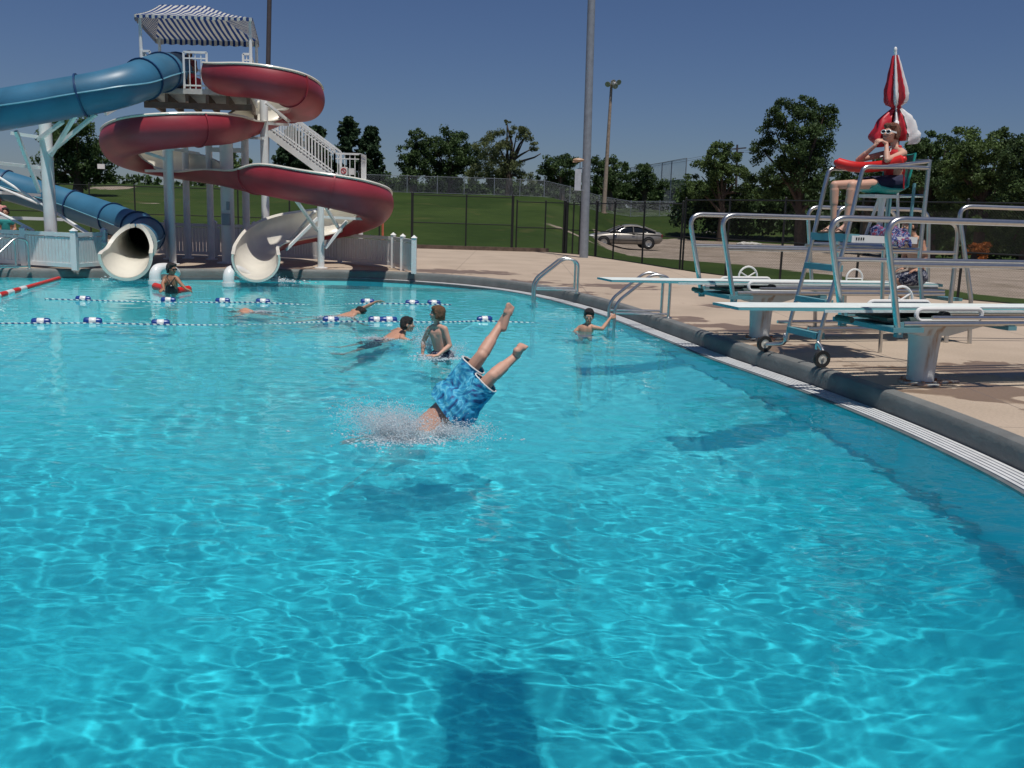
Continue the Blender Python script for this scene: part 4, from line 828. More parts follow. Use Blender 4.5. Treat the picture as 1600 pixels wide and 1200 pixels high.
# high board above the photographer, only its shadow falls into the picture
hb = thing('high_board', 'high diving board over the near water, out of the frame, shading the pool floor', 'diving board', (.68, -1.5, DECK))
mb = MB(); mb.box((.62, .85, 3.35), (.56, 6.6, .05), R(3)); mb.tube([V((.30, -2.2, 4.2)), V((.30, 2.3, 4.2)), V((.30, 2.35, 3.35))], .03, 8); mb.tube([V((.95, -2.2, 4.2)), V((.95, 2.3, 4.2)), V((.95, 2.35, 3.35))], .03, 8); mb.build('board', boardtop, hb, smooth=False)
mb = MB(); [mb.tube([V((x, y, DECK)), V((x, y, 3.3))], .05, 10) for x in (.35, 1.0) for y in (-2.0, -.9)]; mb.build('frame', steel, hb)

# ------------------------------------------------------------------ lifeguard chair
CC = V((3.91, 11.2, DECK)); SBF = DIRX; SID = V((.28, -.96, 0))
ch = thing('lifeguard_chair', 'tall steel lifeguard chair on wheels with teal steps and seat', 'lifeguard chair', CC, SB_RZ)
def Lp(u, s_, z): return (u, s_, z)
B = lambda mb, n, m, p=ch, **k: mb.build(n, m, p, local=True, **k)
def chl(px, py, s_):                                          # reading on the upright plane at side s_
    q = VP(px, py, CC + SID * s_, SID); r_ = q - CC; return (r_.dot(SBF), s_, q.z - DECK)
W2 = .32
def fix(lst, s_): return [chl(x, y, s_) for x, y in lst]
nf = fix([(1418, 261), (1375, 261), (1352, 262), (1344, 280), (1330, 340), (1315, 400), (1300, 455), (1283, 515), (1277, 545)], W2)
ff_ = [(u, -W2, z) for (u, s_, z) in nf]
wheel_c = (.72, .10); ru = chl(1447, 300, W2)[0]
for s_, pth in ((W2, nf), (-W2, ff_)):
    u_, _, z_ = pth[-1]
    so = .60 * (1 if s_ > 0 else -1); full_ = [(ru, s_, nf[0][2]), *pth, (u_ + .01, s_ * 1.06, .24), (u_ - .02, s_ * 1.3, .13), (wheel_c[0], so * .93, .10)]
    mb = MB(); mb.tube(catmull(full_, 4), .024, 10); B(mb, 'front_frame', steel)
    mb = MB(); mb.tube([(ru, s_, nf[0][2] + .09), (ru, s_, 1.2), (ru - .12, s_ * 1.2, .35), (ru - .16, s_ * 1.3, 0)], .024, 10); B(mb, 'rear_leg', steel)
    mb = MB(); mb.tube([(.74, s_, .40), (ru - .1, s_ * 1.15, .40)], .018, 8); B(mb, 'side_rail', steel); mb = MB(); mb.tube([(.45, s_, 1.30), (ru, s_, 1.30)], .018, 8); B(mb, 'side_rail', steel); mb = MB(); mb.tube([(-.1, s_, nf[0][2] - .0), (ru, s_, nf[0][2] + .07)], .02, 8); B(mb, 'side_rail', steel)
    mb = MB(); wt = MB()
    for a in [0]: mb.lathe([(.055, -.018), (.094, -.022), (.098, 0), (.094, .022), (.055, .018)], (wheel_c[0], so, .10), 28, V((0, 1, 0)))
    wl = B(mb, 'wheel', rubber); wt.lathe([(.001, -.02), (.02, -.02), (.022, -.012), (.056, -.014), (.056, .014), (.022, .012), (.02, .02), (.001, .02)], (wheel_c[0], so, .10), 20, V((0, 1, 0))); B(wt, 'hub', pm('hub_paint', (.55, .52, .46), .5), wl)
    mb = MB(); mb.tube([(wheel_c[0], so * .9, .10), (wheel_c[0], so * 1.05, .10)], .012, 8); B(mb, 'axle', steel)
mb = MB(); mb.tube([(ru, -W2, 1.9), (ru, W2, 1.9)], .018, 8); B(mb, 'cross_rail', steel); mb = MB(); mb.tube([(ru, -W2, nf[0][2] + .08), (ru, W2, nf[0][2] + .08)], .02, 8); B(mb, 'cross_rail', steel)
def frameu(z):
    zz = [p[2] for p in nf][::-1]; uu = [p[0] for p in nf][::-1]; return float(np.interp(z, zz, uu))
for z in (1.07, .68, .31):
    mb = MB(); mb.box((frameu(z) - .02, 0, z), (.11, 2 * W2 - .04, .07)); B(mb, 'step', teal, smooth=False)
zp = 1.44
mb = MB(); mb.box((frameu(zp) - .06, 0, zp - .03), (.18, 2 * W2 + .04, .085)); B(mb, 'footboard', teal, smooth=False)
mb = MB(); mb.box((-.15, 0, zp - .03), (.75, 2 * W2 + .0, .06)); mb.box((-.12, W2 + .03, zp - .04), (.86, .02, .075)); B(mb, 'platform', whitep, smooth=False)
mb = MB(); [mb.box((.25 - .03 * k, W2 + .042, zp - .035), (.016, .004, .03)) for k in range(4)]; B(mb, 'lettering', dark, smooth=False)
sc_u, sz = -.30, 1.94
mb = MB(); mb.tube([(sc_u, 0, zp), (sc_u, 0, sz - .06)], .035, 12); mb.tube([(sc_u + .1, .1, zp), (sc_u, .05, sz - .06)], .018, 8); mb.tube([(sc_u + .1, -.1, zp), (sc_u, -.05, sz - .06)], .018, 8); mb.box((sc_u + .05, 0, sz - .055), (.32, .3, .035)); B(mb, 'seat_post', whitep)
mb = MB()                                                      # moulded shell seat
prof = [(.26, .03), (.22, .0), (.08, -.02), (-.06, -.02), (-.14, .02), (-.19, .12), (-.22, .26), (-.24, .38), (-.245, .42)]
for lay, off in ((0, 0), (1, -.02)):
    pass
vs = []; nn_ = 10
for (u_, z_) in prof:
    for k in range(nn_ + 1):
        y = -.24 + .48 * k / nn_; c_ = (abs(y) / .24) ** 3; vs.append((sc_u + u_ + .05 * c_ * (1 if z_ > .1 else 0), y, sz + z_ + .05 * c_ * (1 if z_ <= .1 else .2)))
nv = len(vs); vs2 = [(x - .012, y, z - .016) for x, y, z in vs]; fs = [(j * (nn_ + 1) + i, j * (nn_ + 1) + i + 1, (j + 1) * (nn_ + 1) + i + 1, (j + 1) * (nn_ + 1) + i) for j in range(len(prof) - 1) for i in range(nn_)]
mb.add(vs, fs); mb.add(vs2, [f_[::-1] for f_ in fs])
ed = [i for i in range(nn_ + 1)] + [j * (nn_ + 1) + nn_ for j in range(1, len(prof))] + [(len(prof) - 1) * (nn_ + 1) + i for i in range(nn_ - 1, -1, -1)] + [j * (nn_ + 1) for j in range(len(prof) - 2, 0, -1)]
mb.tube([V(vs[i]) - V((.006, 0, .008)) for i in ed], .014, 6, closed=True); B(mb, 'seat', pm('green_plastic', (.02, .30, .26), .35, var=.05))
mb = MB(); mb.tube([(sc_u - .26, .2, sz + .1), (sc_u - .26, .2, zp)], .018, 8); B(mb, 'seat_support', teal); mb = MB(); mb.tube([(sc_u - .26, -.2, sz + .1), (sc_u - .26, -.2, zp)], .018, 8); B(mb, 'seat_support', teal)
def chw(u, s_, z): return CC + SBF * u + SID * s_ + V((0, 0, z))      # chair coordinates to world
# rescue tube across the arm rails
rz2 = nf[0][2] + .024
qv = lambda x, y, s_: VP(x, y, CC + SID * s_, SID)
a = qv(1307, 254, -.30); m1 = qv(1338, 261, -.12); m2 = qv(1378, 259, .14); b_ = qv(1412, 249, .30)
rt = thing('rescue_tube', 'red foam rescue tube laid across the arms of the lifeguard chair', 'rescue tube', a)
mb = MB(); path = catmull([a, m1, m2, b_], 8); mb.tube(path, [.04] + [.06] * (len(path) - 2) + [.04], 14); mb.ball(path[0], .035); mb.ball(path[-1], .035); mb.build('foam_tube', redfoam, rt)
mb = MB(); mb.tube([V(path[-1]), V(path[-1]) + V((.02, 0, -.18)), V(path[-1]) + V((.04, .02, -.32))], .008, 6); mb.build('strap', redcloth, rt)
# towel
tw = thing('towel', 'blue patterned towel bunched on the chair platform beside the seat post', 'towel', chw(-.3, .35, zp)); mb = MB(); rs = np.random.RandomState(4)
for k in range(26):
    c_ = chw(rs.uniform(-.48, -.12), rs.uniform(.05, .30), zp + rs.uniform(.02, .08)); mb.ball(c_, (rs.uniform(.04, .09), rs.uniform(.03, .07), rs.uniform(.015, .05)), 10, 6, Matrix.Rotation(rs.rand() * 6, 3, 'X') @ Matrix.Rotation(rs.rand() * 6, 3, 'Z'))
for k in range(6): mb.cap(chw(-.2 - .05 * k, .3, zp + .03), chw(-.2 - .05 * k, .385, zp - .08 + .04 * math.sin(k * 2)), .028, .02)
remesh(mb, 'cloth', towelmat, tw, .012, 3, False, .03, .05)
# closed umbrella
ub = chw(-.66, -.12, zp); d_u = P(1400, 200, ub.y).y; utop = P(1399, 78, ub.y - .02); um = thing('umbrella', 'closed red and white umbrella standing behind the lifeguard', 'umbrella', ub)
mb = MB(); mb.tube([ub, V((utop.x, utop.y, utop.z))], .018, 8); mb.ball(utop, (.02, .02, .035)); mb.build('pole', white, um)
prof = 0; axis = (V(utop) - ub).normalized(); LEN = (P(1399, 92, ub.y) - P(1402, 226, ub.y)).length
prof = [(0, .03), (.08, .05), (.25, .085), (.42, .12), (.53, .115), (.58, .06), (.605, .045), (.64, .08), (.72, .15), (.84, .21), (.93, .235), (1.0, .20)]
pc = catmull([(a_, b_) for a_, b_ in prof], 4); prof = [(float(a_), max(.02, float(b_)) * (.86 if a_ < .56 else 1)) for a_, b_ in pc]
def gore(k0, flare):
    mb = MB(); n = 14; vs = []; top_ = V(utop) - axis * .06; X_ = V((1, 0, 0)); X_ = (X_ - axis * X_.dot(axis)).normalized(); Y_ = axis.cross(X_)
    for i, (f_, r_) in enumerate(prof):
        for j in range(n + 1):
            a_ = 2 * math.pi * (k0 + j / n) / 8; fold = 1 + (.30 * math.cos(2 * math.pi * j / n + math.pi)) * (1 if f_ < .58 else 1.0) + .05 * math.sin(9 * f_ * (k0 + 1) + j); rr_ = r_ * fold * (flare if f_ > .62 else 1)
            vs.append(top_ - axis * (LEN * f_ * (1 + (.06 * math.sin(k0 * 2.1) if f_ > .8 else 0))) + (X_ * math.cos(a_) + Y_ * math.sin(a_)) * rr_)
    m_ = len(prof); mb.add(vs, [(i * (n + 1) + j, i * (n + 1) + j + 1, (i + 1) * (n + 1) + j + 1, (i + 1) * (n + 1) + j) for i in range(m_ - 1) for j in range(n)]); return mb
umr = pm('umbrella_red', (.52, .015, .03), .45, var=.08); umw = pm('umbrella_white', (.74, .74, .74), .4, var=.05)
for k, (mt, fl) in enumerate(((umw, .85), (umr, .5), (umr, .6), (umr, 1.0), (umr, 1.1), (umw, .5), (umr, .5), (umw, .85))): gore(k, fl).build('canopy_panel', mt, um, angle=0)
mb = MB(); q = V(utop) - axis * (.06 + LEN * .6); mb.lathe([(.05, -.012), (.052, 0), (.05, .012)], q, 16, axis); mb.build('tie', redcloth, um)

# ------------------------------------------------------------------ people
def lerp3(a, b_, t_): return V(a).lerp(V(b_), t_)
def head(mb, c, F, U, s=1.0):
    F = V(F).normalized(); U = V(U); U = (U - F * U.dot(F)).normalized(); S = F.cross(U); M = Matrix((F, S, U)).transposed()
    o = lambda x, y, z: V(c) + (F * x + S * y + U * z) * s
    mb.ball(o(-.012, 0, .025), (.094 * s, .074 * s, .090 * s), 16, 12, M); mb.ball(o(.022, 0, -.035), (.062 * s, .056 * s, .072 * s), 14, 10, M)
    mb.cap(o(.06, 0, -.085), o(.03, 0, -.07), .022 * s, .04 * s); mb.cap(o(.082, 0, .012), o(.102, 0, -.022), .009 * s, .014 * s); mb.cap(o(.077, -.022, -.055), o(.077, .022, -.055), .014 * s, .014 * s)
    mb.cap(o(.075, -.04, .022), o(.08, 0, .026), .012 * s, .012 * s); mb.cap(o(.075, .04, .022), o(.08, 0, .026), .012 * s, .012 * s)
    for sd in (-1, 1): mb.cap(o(-.01, .074 * sd, .01), o(-.018, .084 * sd, -.02), .018 * s, .012 * s, S, .6); mb.ball(o(.05, .036 * sd, -.02), .03 * s)
    return o, M
def face_parts(o, M, th, s, glasses=False, shut=False):
    mb = MB()
    for sd in (-1, 1): mb.ball(o(.0815, .031 * sd, .004), (.010 * s, .015 * s, .008 * s), 10, 7, M)
    mb.build('eye', dark if glasses else eyew, th)
    if not glasses:
        mb = MB(); [mb.ball(o(.0885, .031 * sd, .004), (.005 * s, .007 * s, .007 * s), 8, 6, M) for sd in (-1, 1)]; mb.build('pupil', dark, th)
    mb = MB(); mb.ball(o(.0885, 0, -.056), (.008 * s, .022 * s, .008 * s), 10, 6, M); mb.build('mouth', lip, th)
def hair(o, M, th, s, m, longer=0, fringe=True, voxel=.009):
    mb = MB(); mb.ball(o(-.022, 0, .045), (.098 * s, .084 * s, .088 * s), 16, 10, M); mb.ball(o(-.05, 0, -.0), (.070 * s, .080 * s, .085 * s), 14, 9, M)
    if fringe: mb.cap(o(.045, -.045, .085), o(.045, .045, .085), .034 * s, .034 * s)
    if longer: mb.cap(o(-.06, 0, -.02), o(-.10, 0, -.03 - longer), .06 * s, .03 * s); [mb.cap(o(-.01, .07 * sd, .03), o(-.02, .078 * sd, -.045), .026 * s, .018 * s) for sd in (-1, 1)]
    return remesh(mb, 'hair', m, th, voxel, 2, True, .010, .02)
def hand(mb, wr, d, pn, s=1.0, curl=.5, thumb=1):
    d = V(d).normalized(); pn = V(pn); pn = (pn - d * pn.dot(d)).normalized(); sd = d.cross(pn) * thumb; wr = V(wr)
    mb.cap(wr, wr + d * .025 * s, .024 * s, .026 * s, pn, .7); mb.cap(wr + d * .03 * s - sd * .014 * s, wr + d * .07 * s - sd * .018 * s, .026 * s, .022 * s, pn, .55); mb.cap(wr + d * .03 * s + sd * .014 * s, wr + d * .072 * s + sd * .018 * s, .026 * s, .022 * s, pn, .55)
    for k, L_ in enumerate((.062, .074, .068, .052)):
        r0 = wr + d * (.085 - .003 * abs(k - 1)) * s + sd * (.033 - .022 * k) * s; dd = (d + pn * curl * .7 + sd * (.10 - .07 * k)).normalized(); k1 = r0 + dd * L_ * .5 * s; d2 = (d * (1 - curl * .5) + pn * curl * 1.5).normalized()
        mb.cap(r0, k1, .0098 * s, .009 * s, n=8); mb.cap(k1, k1 + d2 * L_ * .5 * s, .009 * s, .0075 * s, n=8)
    t0 = wr + d * .025 * s + sd * .026 * s; t1 = t0 + (d * .7 + sd * .8 + pn * .2).normalized() * .036 * s; mb.cap(t0, t1, .014 * s, .011 * s, n=8); mb.cap(t1, t1 + (d * .9 + sd * .35 + pn * .5 * curl).normalized() * .028 * s, .010 * s, .0085 * s, n=8)
def foot(mb, an, d, up, s=1.0):
    d = V(d).normalized(); up = V(up); up = (up - d * up.dot(d)).normalized(); sd = d.cross(up); an = V(an); heel = an - up * .045 * s - d * .035 * s
    mb.cap(an, heel, .033 * s, .030 * s); mb.cap(heel, an + d * .10 * s - up * .052 * s, .030 * s, .026 * s); mb.cap(an + up * .0, an + d * .10 * s - up * .045 * s, .032 * s, .026 * s); mb.cap(an + d * .09 * s - up * .05 * s - sd * .018 * s, an + d * .125 * s - up * .055 * s - sd * .022 * s, .024 * s, .016 * s); mb.cap(an + d * .09 * s - up * .05 * s + sd * .018 * s, an + d * .13 * s - up * .055 * s + sd * .020 * s, .024 * s, .016 * s)
    for k in range(5): q = an + d * (.135 - .007 * abs(k - 1)) * s - up * .057 * s + sd * (.032 - .016 * k) * s; mb.cap(q, q + d * .028 * s, .0105 * s, .009 * s, n=8)
def torso(mb, pel, chest, neck, shl, shr, hipl, hipr, s=1.0, side=None, depth=.62):
    pel, chest, neck, shl, shr, hipl, hipr = map(V, (pel, chest, neck, shl, shr, hipl, hipr)); ax = (shr - shl).normalized(); up = (chest - pel).normalized(); fw = ax.cross(up).normalized()
    mb.cap(hipl, hipr, .088 * s, .088 * s, fw, .9); mb.cap(lerp3(pel, hipl, .4), lerp3(chest, shl, .42), .095 * s, .098 * s, fw, .82); mb.cap(lerp3(pel, hipr, .4), lerp3(chest, shr, .42), .095 * s, .098 * s, fw, .82)
    mb.cap(pel, chest, .105 * s, .118 * s, fw, .85); mb.cap(lerp3(chest, shl, .35) , lerp3(chest, shr, .35), .10 * s, .10 * s, fw, .85)
    mb.cap(lerp3(shl, neck, .25), shl, .052 * s, .050 * s); mb.cap(lerp3(shr, neck, .25), shr, .052 * s, .050 * s); mb.cap(lerp3(shl, neck, .6), lerp3(shr, neck, .6), .055 * s, .055 * s); mb.cap(chest, neck, .085 * s, .052 * s)
def limb(mb, a, b_, c, r, s=1.0):
    mb.cap(a, b_, r[0] * s, r[1] * s); mb.cap(b_, c, r[1] * s * 1.0, r[2] * s); mb.cap(lerp3(b_, c, .12), lerp3(b_, c, .45), r[1] * s * 1.06, r[3] * s)
ARM = (.044, .034, .023, .034); LEG = (.078, .052, .032, .050)

def person(label, loc, group=None): return thing('person', label, 'person', loc, 0, group)

# the diver
dd = 7.75; D = lambda x, y, o=0: P(x, y, dd + o)
dv_ = person('boy diving head first into the water in blue patterned swim shorts', G(655, 680)); mb = MB()
hl, hr_ = D(700, 624, .10), D(722, 640, -.08); pel = D(709, 631); che = D(662, 676, .02); nk = D(632, 706, .05); shl, shr = D(635, 680, .15), D(655, 712, -.13)
torso(mb, pel, che, nk, shl, shr, hl, hr_, 1.02)
k1, a1 = D(752, 556, .06), D(783.5, 505, .28); k2, a2 = D(769, 588, -.10), D(807, 555.5, .10)
limb(mb, hl, k1, a1, LEG, 1.0); limb(mb, hr_, k2, a2, LEG, 1.0)
foot(mb, a1, D(791, 478, .30) - a1, V((-.55, .8, -.1)), 1.08); foot(mb, a2, D(821, 546, .36) - a2, V((.1, .9, -.5)), 1.08)
hd = D(612, 722, .08); mb.cap(nk, hd, .05, .05); o_, M_ = head(mb, D(604, 728, .08), (nk - che).normalized() + V((0, -.6, 0)), (hd - nk), .95)
for sh, ofs in ((shl, .18), (shr, -.05)):
    el = D(590, 728, ofs) + (V((0, 0, -.02))); wr = D(556, 752, ofs * .6) ; limb(mb, sh, el, wr, ARM, 1.0); hand(mb, wr, wr - el, V((0, 0, -1)), 1, .1)
remesh(mb, 'body', skin2, dv_, .007, 3); hair(o_, M_, dv_, .95, hair_bl)
mb = MB(); wst = D(694, 644)
mb.cap(D(690, 632, .07), D(708, 652, -.07), .135, .135, V((0, 1, 0)), 1.0); mb.cap(D(700, 620, .09), D(722, 642, -.08), .145, .145)
def leg_cloth(h_, hem_, r0, r1): mb.cap(h_, hem_, r0, r1)
h1 = lerp3(hl, k1, .80); h2 = lerp3(hr_, k2, .82); mb.cap(hl, h1, .125, .108); mb.cap(hr_, h2, .125, .108)
for k in range(10):
    rs = np.random.RandomState(50 + k); q0 = lerp3(hl, hr_, rs.rand()) + V((0, -.10, 0)); q1 = lerp3(h1, h2, rs.rand()) + V((0, -.09, 0)); mb.cap(lerp3(q0, q1, rs.uniform(0, .5)), lerp3(q0, q1, rs.uniform(.6, .95)), .03, .018)
def cut(o, pts_n):                                            # open the garment at waist and hems
    bm = bmesh.new(); bm.from_mesh(o.data); inv = FR[o]
    for p, n in pts_n:
        geo = bm.verts[:] + bm.edges[:] + bm.faces[:]; bmesh.ops.bisect_plane(bm, geom=geo, plane_co=p - inv.translation, plane_no=n, clear_outer=True)
    bm.to_mesh(o.data); bm.free()
sh_ = remesh(mb, 'swim_shorts', shortsmat, dv_, .008, 2, True, .034, .09)
wn = (lerp3(shl, shr, .5) - pel).normalized(); 
bm = bmesh.new(); bm.from_mesh(sh_.data); org = FR[sh_].translation
bmesh.ops.bisect_plane(bm, geom=bm.verts[:] + bm.edges[:] + bm.faces[:], plane_co=D(697, 640) - org, plane_no=wn, clear_outer=True)
# hem planes, applied only on the leg's own side
hems = []
for h_, kk in ((h1, k1), (h2, k2)):
    n_ = (kk - (hl if kk is k1 else hr_)).normalized(); other = h2 if kk is k1 else h1
    kill = [v for v in bm.verts if (v.co + org - h_).dot(n_) > 0 and (v.co + org - h_).length < (v.co + org - other).length]
    bmesh.ops.delete(bm, geom=kill, context='VERTS')
    hb_ = []; u_ = n_.orthogonal().normalized(); w_ = n_.cross(u_)
    for k in range(24): a_ = k * math.pi / 12; hb_.append(h_ - n_ * .004 + (u_ * math.cos(a_) + w_ * math.sin(a_)) * (.108 + .010 * math.sin(3 * a_) + .004 * math.sin(7 * a_)))
    hems.append(hb_)
bm.to_mesh(sh_.data); bm.free()
for hb_ in hems: mb = MB(); mb.tube(hb_, .006, 6, closed=True); mb.build('hem', whitep, sh_)

# boy rising from the water
db = 11.7; D = lambda x, y, o=0: P(x, y, db + o)
bo = person('sandy haired boy bursting upright out of the water facing left', G(688, 556)); mb = MB()
pel = D(691, 556); che = D(685, 526); nk = D(682, 508, .02); shl = D(671, 514, .10); shr = D(695, 514, -.10); torso(mb, pel, che, nk, shl, shr, D(684, 560, .07), D(696, 560, -.07), .72)
mb.cap(nk, D(683, 497), .036, .036); o_, M_ = head(mb, D(683, 491), V((-1, .25, .1)), V((0, 0, 1)), .86)
limb(mb, shr, D(703, 540, -.12), D(683, 556, -.28), ARM, .88); hand(mb, D(683, 556, -.28), V((-1, -.2, .1)), V((0, 0, -1)), .9, .2)
limb(mb, shl, D(662, 533, .18), D(660, 556, .1), ARM, .88); hand(mb, D(660, 556, .1), V((-.3, -.2, -1)), V((0, 1, 0)), .9, .3, -1)
for sx_ in (-1, 1): limb(mb, D(690 + 6 * sx_, 560, -.07 * sx_), D(688 + 10 * sx_, 590), D(690 + 10 * sx_, 640, .2), LEG, .8)
remesh(mb, 'body', skin2, bo, .007, 3); face_parts(o_, M_, bo, .86); hair(o_, M_, bo, .9, hair_bl, .02)
mb = MB(); mb.cap(D(685, 559, .05), D(696, 559, -.05), .115, .115); mb.cap(D(690, 560), D(688, 588), .12, .12); remesh(mb, 'swim_shorts', navyprint, bo, .012, 2, True, .015)

# prone swimmer
ds = 13.3; D = lambda x, y, o=0: P(x, y, ds + o)
z0 = 0
def W(px, py, z=0.0, up=0): g = G(px, py, 0); return V((g.x, g.y, z))
sw = person('dark haired swimmer paddling on his front beside the sandy haired boy', W(620, 524)); mb = MB()
nk = W(630, 524, .06); che = W(617, 525, -.02); pel = W(585, 533, -.12); shl, shr = W(622, 519, .03), W(628, 529, .0)
torso(mb, pel, che, nk, shl, shr, W(584, 530, -.12), W(586, 536, -.14), .85); mb.cap(nk, W(634, 521, .15), .045, .045)
o_, M_ = head(mb, P(637, 507.5, 13.45), V((1, .2, -.05)), V((-.25, 0, 1)), .92)
limb(mb, shr, W(645, 531, -.04), W(648, 524, -.1), ARM, .9); hand(mb, W(648, 524, -.1), V((1, 0, .1)), V((0, 0, -1)), .9, .2); limb(mb, shl, W(612, 517, -.02), W(600, 515, -.08), ARM, .9); hand(mb, W(600, 515, -.08), V((-1, 0, 0)), V((0, 0, -1)), .9, .2)
limb(mb, W(584, 530, -.12), W(560, 534, -.18), W(530, 540, -.16), LEG, .85); limb(mb, W(586, 536, -.14), W(562, 542, -.2), W(535, 549, -.25), LEG, .85); foot(mb, W(530, 540, -.16), V((-1, 0, .1)), V((0, 0, -1)), .9); foot(mb, W(535, 549, -.25), V((-1, 0, 0)), V((0, 0, -1)), .9)
remesh(mb, 'body', skin, sw, .008, 3); face_parts(o_, M_, sw, .92); hair(o_, M_, sw, .95, hair_bk)
mb = MB(); mb.cap(W(590, 532, -.10), W(580, 534, -.13), .115, .115); mb.cap(W(584, 530, -.12), W(566, 533, -.16), .10, .09); mb.cap(W(586, 536, -.14), W(568, 540, -.18), .10, .09); remesh(mb, 'swim_shorts', navy, sw, .012, 2, True, .012)

# front crawl swimmer reaching an arm over the rope
fs_ = person('swimmer doing front crawl with one arm raised across the far float rope', W(540, 494)); mb = MB()
nk = W(556, 491, .02); che = W(546, 492, -.05); pel = W(512, 494, -.10); shl, shr = W(551, 489, .02), W(549, 495, -.04); torso(mb, pel, che, nk, shl, shr, W(511, 493, -.1), W(511, 496, -.12), .85)
o_, M_ = head(mb, W(563, 490, .0), V((.9, -.2, -.5)), V((.3, 0, 1)), .9); mb.cap(nk, W(563, 490, 0), .045, .045)
el = P(572, 479.5, shl.y - .05); wr = P(588, 471.5, shl.y - .1); limb(mb, shl, el, wr, ARM, .95); hand(mb, wr, (wr - el) + V((.1, 0, -.06)), V((0, -.4, -1)), .95, .15)
limb(mb, shr, W(560, 500, -.3), W(570, 502, -.45), ARM, .9); hand(mb, W(570, 502, -.45), V((1, 0, -.2)), V((0, 0, -1)), .9, .2)
limb(mb, W(511, 493, -.1), W(486, 494, -.14), W(462, 495, -.1), LEG, .85); limb(mb, W(511, 496, -.12), W(486, 498, -.18), W(462, 500, -.22), LEG, .85)
remesh(mb, 'body', skin, fs_, .009, 3); hair(o_, M_, fs_, .93, hair_bk); mb = MB(); mb.cap(W(517, 494, -.09), W(507, 495, -.12), .11, .11); mb.cap(W(511, 493, -.1), W(496, 494, -.13), .09, .085); mb.cap(W(511, 496, -.12), W(496, 497, -.16), .09, .085); remesh(mb, 'swim_shorts', navy, fs_, .012, 2)

us = person('swimmer just under the surface with only a pale back showing, left of the crawler', W(390, 486)); mb = MB()
nk = W(372, 486, -.05); che = W(384, 486, -.03); pel = W(412, 488, -.12); torso(mb, pel, che, nk, W(379, 483, -.04), W(379, 490, -.06), W(413, 486, -.12), W(413, 490, -.13), .85); o_, M_ = head(mb, W(365, 486, -.12), V((-.8, 0, -.7)), V((-.6, 0, .8)), .9); mb.cap(nk, W(366, 486, -.12), .045, .045)
limb(mb, W(379, 483, -.04), W(366, 480, -.1), W(352, 479, -.2), ARM, .9); limb(mb, W(379, 490, -.06), W(364, 494, -.1), W(350, 492, -.2), ARM, .9); hand(mb, W(352, 479, -.2), V((-1, 0, 0)), V((0, 0, -1)), .9, .2); hand(mb, W(350, 492, -.2), V((-1, 0, 0)), V((0, 0, -1)), .9, .2)
limb(mb, W(413, 486, -.12), W(432, 486, -.2), W(452, 486, -.25), LEG, .85); limb(mb, W(413, 490, -.13), W(432, 491, -.2), W(450, 493, -.28), LEG, .85)
remesh(mb, 'body', skin, us, .01, 3); hair(o_, M_, us, .93, hair_bk); mb = MB(); mb.cap(W(408, 487, -.11), W(416, 488, -.13), .105, .105); remesh(mb, 'swim_shorts', navy, us, .012, 2)

# boy at the ladder
dl = 14.75; D = lambda x, y, o=0: P(x, y, dl + o)
lb = person('dark haired boy in the water holding the near ladder handrail', W(917, 515)); mb = MB()
nk = D(918, 508); che = D(914, 516); pel = D(911, 560); shl, shr = D(906, 512, .05), D(928, 512, -.06); torso(mb, pel, che, nk, shl, shr, D(906, 562, .05), D(918, 562, -.05), .8)
mb.cap(nk, D(920, 500), .045, .045); o_, M_ = head(mb, D(920, 494.5), V((-.05, -1, -.12)), V((.05, 0, 1)), .95)
wr = V((1.56, 14.93, 0)) + V((-.06, -.03, .20)); el = D(941, 514, -.05); limb(mb, shr, el, wr, ARM, .92); hand(mb, wr, V((.8, .4, .3)), V((.3, .9, 0)), .95, .9)
limb(mb, shl, D(895, 522, .0), D(900, 530, -.15), ARM, .9); hand(mb, D(900, 530, -.15), V((.2, -1, 0)), V((0, 0, -1)), .9, .3)
for sx_ in (-1, 1): limb(mb, D(912 + 5 * sx_, 562), D(912 + 7 * sx_, 590, -.1), D(912 + 7 * sx_, 625, .1), LEG, .8)
remesh(mb, 'body', skin, lb, .008, 3); face_parts(o_, M_, lb, .95); hair(o_, M_, lb, 1.0, hair_bk)
mb = MB(); mb.cap(D(906, 560, .05), D(918, 560, -.05), .10, .10); mb.cap(D(911, 562), D(911, 585), .12, .11); remesh(mb, 'swim_shorts', floatb, lb, .012, 2)

# wading lifeguard with red tube
dg_ = 18.9; D = lambda x, y, o=0: P(x, y, dg_ + o)
wl_ = person('female lifeguard wading near the slides in dark sunglasses and crossed straps', W(267, 455)); mb = MB()
nk = D(266, 431); che = D(267, 440); pel = D(268, 459); shl, shr = D(258, 435, .03), D(276, 435, -.04); torso(mb, pel, che, nk, shl, shr, D(262, 464, .02), D(273, 464, -.02), .92)
mb.cap(nk, D(268, 425), .045, .045); o_, M_ = head(mb, D(268, 420.5), V((.85, -.45, -.08)), V((0, 0, 1)), 1.0)
limb(mb, shr, D(283, 444, -.15), D(290, 451, -.25), ARM, 1.0); hand(mb, D(290, 451, -.25), V((1, 0, -.3)), V((0, 0, -1)), 1, .5); limb(mb, shl, D(254, 444, -.1), D(256, 451, -.25), ARM, 1.0); hand(mb, D(256, 451, -.25), V((-.3, -1, -.3)), V((0, 0, -1)), 1, .5)
for sx_ in (-1, 1): limb(mb, D(268 + 5 * sx_, 464), D(268 + 5 * sx_, 495), D(268 + 5 * sx_, 520), LEG, .85)
remesh(mb, 'body', skin3, wl_, .009, 3); hair(o_, M_, wl_, 1.0, hair_bk, .04)
